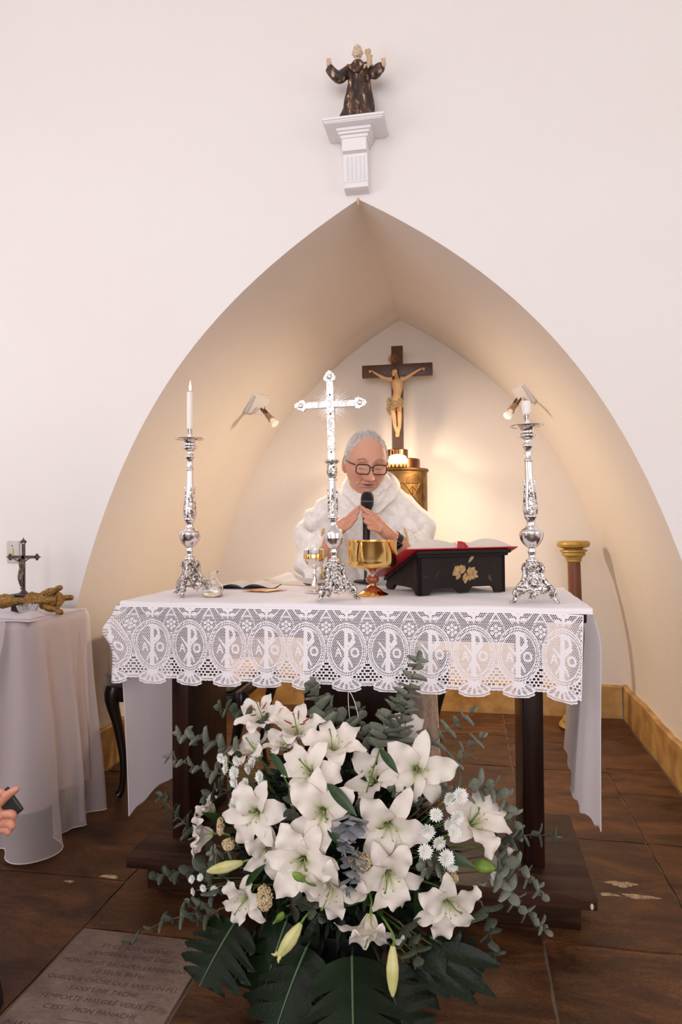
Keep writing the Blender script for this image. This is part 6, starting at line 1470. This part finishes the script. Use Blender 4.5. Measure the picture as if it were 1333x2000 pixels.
def mumspray(heads, Y, label, dirx, sc=1.0):
    c = [P(x, y, Y=Y+rnd.uniform(-.02, .02)) for x, y in heads]; cen = sum(c, Vector())/len(c); root = cen.lerp(GC, .45)+Vector((0, .03, 0))
    t = thing('chrysanthemum_spray', label, 'flowers', tuple(root))
    for q in c:
        d = Vector((dirx+rnd.uniform(-.4, .4), -.9, rnd.uniform(-.1, .6))).normalized()
        link('flower_head', rnd.choice(MUM), t, M=Matrix.Translation(q-root)@aim(d).to_4x4()@Matrix.Rotation(rnd.uniform(0, 6), 4, 'Z')@Matrix.Scale(sc*rnd.uniform(.85, 1.1), 4))
        w = MB(); w.tube(spline([Vector(), (q-root)*.5-d*.012, q-root-d*.006], 6), .0009, 4); w.build('stem', m_stem, t)
mumspray([(879, 1559), (899, 1555), (853, 1592), (892, 1596), (877, 1609), (835, 1623), (888, 1627), (857, 1645), (831, 1663), (871, 1676), (883, 1688)], 1.56, 'spray of small white pompon flowers at the right between the lilies', .2, 1.2)
mumspray([(433, 1480), (443, 1486), (443, 1501), (464, 1486), (487, 1500), (495, 1490), (459, 1509), (459, 1527), (469, 1540), (481, 1530), (509, 1517), (515, 1530), (461, 1563), (457, 1574), (470, 1557)], 1.63, 'spray of small white pompon flowers at the upper left', -.6, 1.0)
mumspray([(376, 1717), (392, 1714), (379, 1741), (398, 1734), (419, 1739)], 1.62, 'small spray of white pompon buds at the lower left', -.5, .75)
mumspray([(540, 1590), (525, 1606)], 1.62, 'two little white pompon flowers half hidden near the centre left', -.1, .6)
# yarrow clusters
def yarrow(px, py, Y, rx, rz_, n, label, seed):
    rr = random.Random(seed); c = P(px, py, Y=Y); t = thing('yarrow', label, 'flowers', tuple(c)); w = MB(); n = int(n*1.9)
    for k in range(n):
        a = rr.uniform(0, 6.28); q = rr.random()**.5; x, z = rx*q*math.cos(a), rz_*q*math.sin(a); y = -.014*math.sqrt(max(0, 1-q*q))+rr.uniform(-.003, .003)
        w.ball((x, y, z), rr.uniform(.0011, .0020), 6, 4)
        if k % 3 == 0: w.tube([(x, y, z), (x*.3, .03, z*.3)], .0007, 3)
    tag(w.build('florets', m_yar, t, ang=None), kind='stuff')
    w = MB(); w.tube([(0, .03, 0), GC.lerp(c, .4)-c], .0018, 5); w.build('stem', m_tw, t)
yarrow(518, 1752, 1.52, .020, .030, 240, 'cream yarrow head in front of the ragged lower-left lily', 1)
yarrow(704, 1682, 1.50, .026, .020, 200, 'cream yarrow head at the centre right of the grey eucalyptus', 2)
yarrow(432, 1612, 1.62, .009, .024, 90, 'thin brownish yarrow plume beside the far-left lily', 3)
yarrow(447, 1648, 1.60, .016, .014, 120, 'brownish yarrow tuft below the thin plume at the left', 4)
yarrow(884, 1712, 1.60, .014, .018, 110, 'small cream yarrow head under the right-hand pompons', 5)
yarrow(490, 1566, 1.64, .012, .014, 80, 'small tan yarrow head among the left pompons', 6)
# big split leaves
def monstera(px, py, Y, tip, facing, L, W, label, seed, nl=5):
    W *= 1.22
    rr = random.Random(seed); c = P(px, py, Y=Y); tp = Vector(tip)-c; d = tp.normalized(); f = Vector(facing).normalized(); y = f.cross(d).normalized(); z = d.cross(y)
    M = Matrix(((d.x, y.x, z.x, c.x), (d.y, y.y, z.y, c.y), (d.z, y.z, z.z, c.z), (0, 0, 0, 1)))
    t = bpy.data.objects.new('split_leaf', None); COL.objects.link(t); t.matrix_world = M; tag(t, label, 'leaf')
    def wid(u): return W*(math.sin(math.pi*min(1, .10+.86*u))**.55)
    def bend(x, v, w_): return -.16*x*x/L+.10*abs(v)*W*math.sin(math.pi*min(1, x/L))*-1-.35*v*v*w_*.25
    w = MB()
    for sg in (-1, 1):
        cuts = [i/nl for i in range(nl+1)]
        for k in range(nl):
            u0, u1 = cuts[k], cuts[k+1]; A = []; nv, nu = 12, 5
            for i in range(nv+1):
                v = i/nv; g = (.5-.5*math.cos(math.pi*min(1, max(0, (v-.28)/.55))))*.15*(u1-u0)
                row = []
                for j in range(nu+1):
                    uu = u0+(u1-u0)*j/nu
                    ue = u0+g+(u1-u0-2*g)*j/nu if v > .28 else uu
                    sweep = .30*v*(1-.4*uu)-(.22 if k == 0 else .0)*v*(1-j/nu)*1.2
                    w_ = wid((ue+uu)/2)*(1-.10*((2*j/nu-1)**2)*v**6*2); x = (ue*.94+sweep*.55)*L; x = min(x, L*(1.02-.10*v))
                    rib = .0022*math.cos(j/nu*2*math.pi)*v
                    row.append((x, sg*v*w_, bend(x, v, w_)+rib))
                A.append(row)
            if sg < 0: A = [r[::-1] for r in A]
            w.grid(A)
    w.build('leaf_blade', m_dgreen, t, ang=None)
    w = MB(); w.tube([(L*u, 0, bend(L*u, 0, W)+.0012) for u in [i/14 for i in range(15)]], [.0030-.0022*i/14 for i in range(15)], 6); w.build('midrib', plant_mat('leaf_midrib', (.05, .10, .04, 1), (.07, .13, .05, 1), .4), t)
    w = MB(); Mi = M.inverted(); w.tube(spline([Vector((0, 0, 0)), Vector((-.03, 0, -.004)), Mi@GC.lerp(c, .4)], 8), .0032, 6); w.build('stalk', m_dgreen, t)
monstera(462, 1798, 1.60, P(392, 1905, Y=1.50), (-.2, -.75, .65), .150, .088, 'glossy dark split leaf at the lower left over the grave slab corner', 1)
monstera(688, 1868, 1.50, P(690, 2060, Y=1.335), (.05, -.70, .70), .30, .115, 'big glossy split leaf at the bottom centre hanging toward the floor', 2, 6)
monstera(600, 1850, 1.53, P(540, 1985, Y=1.43), (-.35, -.7, .6), .20, .095, 'dark split leaf at the bottom left behind the hanging bud', 3)
monstera(840, 1830, 1.60, P(960, 1905, Y=1.60), (.3, -.6, .75), .15, .06, 'dark drooping leaf at the bottom right', 4, 4)
monstera(500, 1820, 1.66, P(470, 1880, Y=1.60), (-.1, -.7, .7), .12, .08, 'half-hidden dark split leaf between the two lower-left ones', 5)
monstera(745, 1885, 1.50, P(800, 2030, Y=1.44), (.2, -.65, .75), .17, .075, 'glossy dark leaf hanging at the bottom just right of centre', 6, 5)
monstera(560, 1800, 1.60, P(500, 1960, Y=1.50), (-.3, -.7, .6), .19, .08, 'deep shaded leaf behind the hanging cream bud', 7, 5)
STRAP = [((850, 1850), (975, 1882), .022, 'dark strap leaf reaching right, uppermost at the lower right'), ((850, 1870), (972, 1948), .018, 'dark strap leaf reaching right, second from the top at the lower right'),
 ((830, 1880), (935, 1962), .020, 'dark strap leaf pointing down right, third at the lower right'), ((800, 1870), (880, 1950), .022, 'dark strap leaf below the bottom lily at the right'),
 ((830, 1850), (868, 1905), .03, 'short broad dark leaf under the low right lily'), ((790, 1880), (860, 1975), .022, 'lowest dark strap leaf near the floor at the right'), ((620, 1790), (590, 1900), .02, 'dark hanging leaf behind the hanging cream bud'),
 ((640, 1530), (695, 1590), .013, 'green lily leaf in front between the two upper central lilies'), ((742, 1462), (776, 1506), .010, 'green leaf left of the large upper-right lily'), ((850, 1662), (925, 1690), .014, 'dark green leaf beside the rounded green bud'),
 ((530, 1470), (560, 1515), .009, 'green leaf under the half-open top lily'), ((640, 1615), (668, 1652), .009, 'green leaf below the central lily'), ((480, 1730), (508, 1692), .009, 'pointed green leaf above the ragged lower-left lily')]
for (a, b, wd, label) in STRAP:
    Ya = 1.57 if a[1] > 1700 else (1.52 if a[0] < 700 else 1.58); p0 = P(*a, Y=Ya); p1 = P(*b, Y=Ya-.04); L = (p1-p0).length; t = thing('lance_leaf', label, 'leaf', tuple(p0), group='lance leaves in the floor arrangement')
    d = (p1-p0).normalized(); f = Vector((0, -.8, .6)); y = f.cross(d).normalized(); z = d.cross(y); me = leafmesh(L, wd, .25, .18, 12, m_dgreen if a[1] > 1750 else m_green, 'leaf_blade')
    link('leaf_blade', me, t, M=Matrix(((d.x, y.x, z.x, 0), (d.y, y.y, z.y, 0), (d.z, y.z, z.z, 0), (0, 0, 0, 1))))
    w = MB(); w.tube([Vector(), (GC-p0)*.5], .0018, 5); w.build('stem', m_stem, t)
# container and the dense dark greenery filling the heart of the arrangement
t = thing('flower_container', 'low dark container packed with deep green foliage, hidden under the lilies', 'container', (GC.x, GC.y, 0))
w = MB(); w.lathe([(.09, 0), (.11, .01), (.125, .10), (.12, .11), (.11, .10), (.001, .09)], 40, M=Matrix.Scale(.8, 4, (0, 1, 0))); w.build('bowl', mat('black_plastic', (.012, .012, .012), .5), t, ang=40)
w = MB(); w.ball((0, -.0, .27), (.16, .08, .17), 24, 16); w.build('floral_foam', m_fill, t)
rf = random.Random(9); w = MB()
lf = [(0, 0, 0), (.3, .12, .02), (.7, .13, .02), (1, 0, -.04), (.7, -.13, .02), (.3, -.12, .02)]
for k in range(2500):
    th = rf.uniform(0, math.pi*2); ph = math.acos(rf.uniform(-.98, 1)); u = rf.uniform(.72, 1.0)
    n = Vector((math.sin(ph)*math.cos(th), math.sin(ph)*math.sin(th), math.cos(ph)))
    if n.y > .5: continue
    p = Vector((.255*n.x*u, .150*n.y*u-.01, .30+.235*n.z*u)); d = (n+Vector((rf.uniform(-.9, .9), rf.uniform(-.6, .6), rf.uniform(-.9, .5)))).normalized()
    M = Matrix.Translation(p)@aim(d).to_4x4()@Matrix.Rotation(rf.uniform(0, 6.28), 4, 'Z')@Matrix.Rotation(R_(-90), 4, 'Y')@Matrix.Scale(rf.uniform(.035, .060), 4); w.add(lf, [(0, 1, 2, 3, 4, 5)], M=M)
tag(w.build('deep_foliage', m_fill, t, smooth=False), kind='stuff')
t = thing('grass_blade', 'thin white curved grass loop standing above the top centre of the flowers', 'grass stem', tuple(P(690, 1440, Y=1.80)))
w = MB(); o_ = P(690, 1440, Y=1.80); w.tube([q-o_ for q in spline([P(690, 1440, Y=1.8), P(683, 1400, Y=1.8), P(681, 1352, Y=1.8), P(692, 1368, Y=1.79), P(703, 1410, Y=1.78)], 24)], .0010, 5); w.build('blade', m_mum, t)
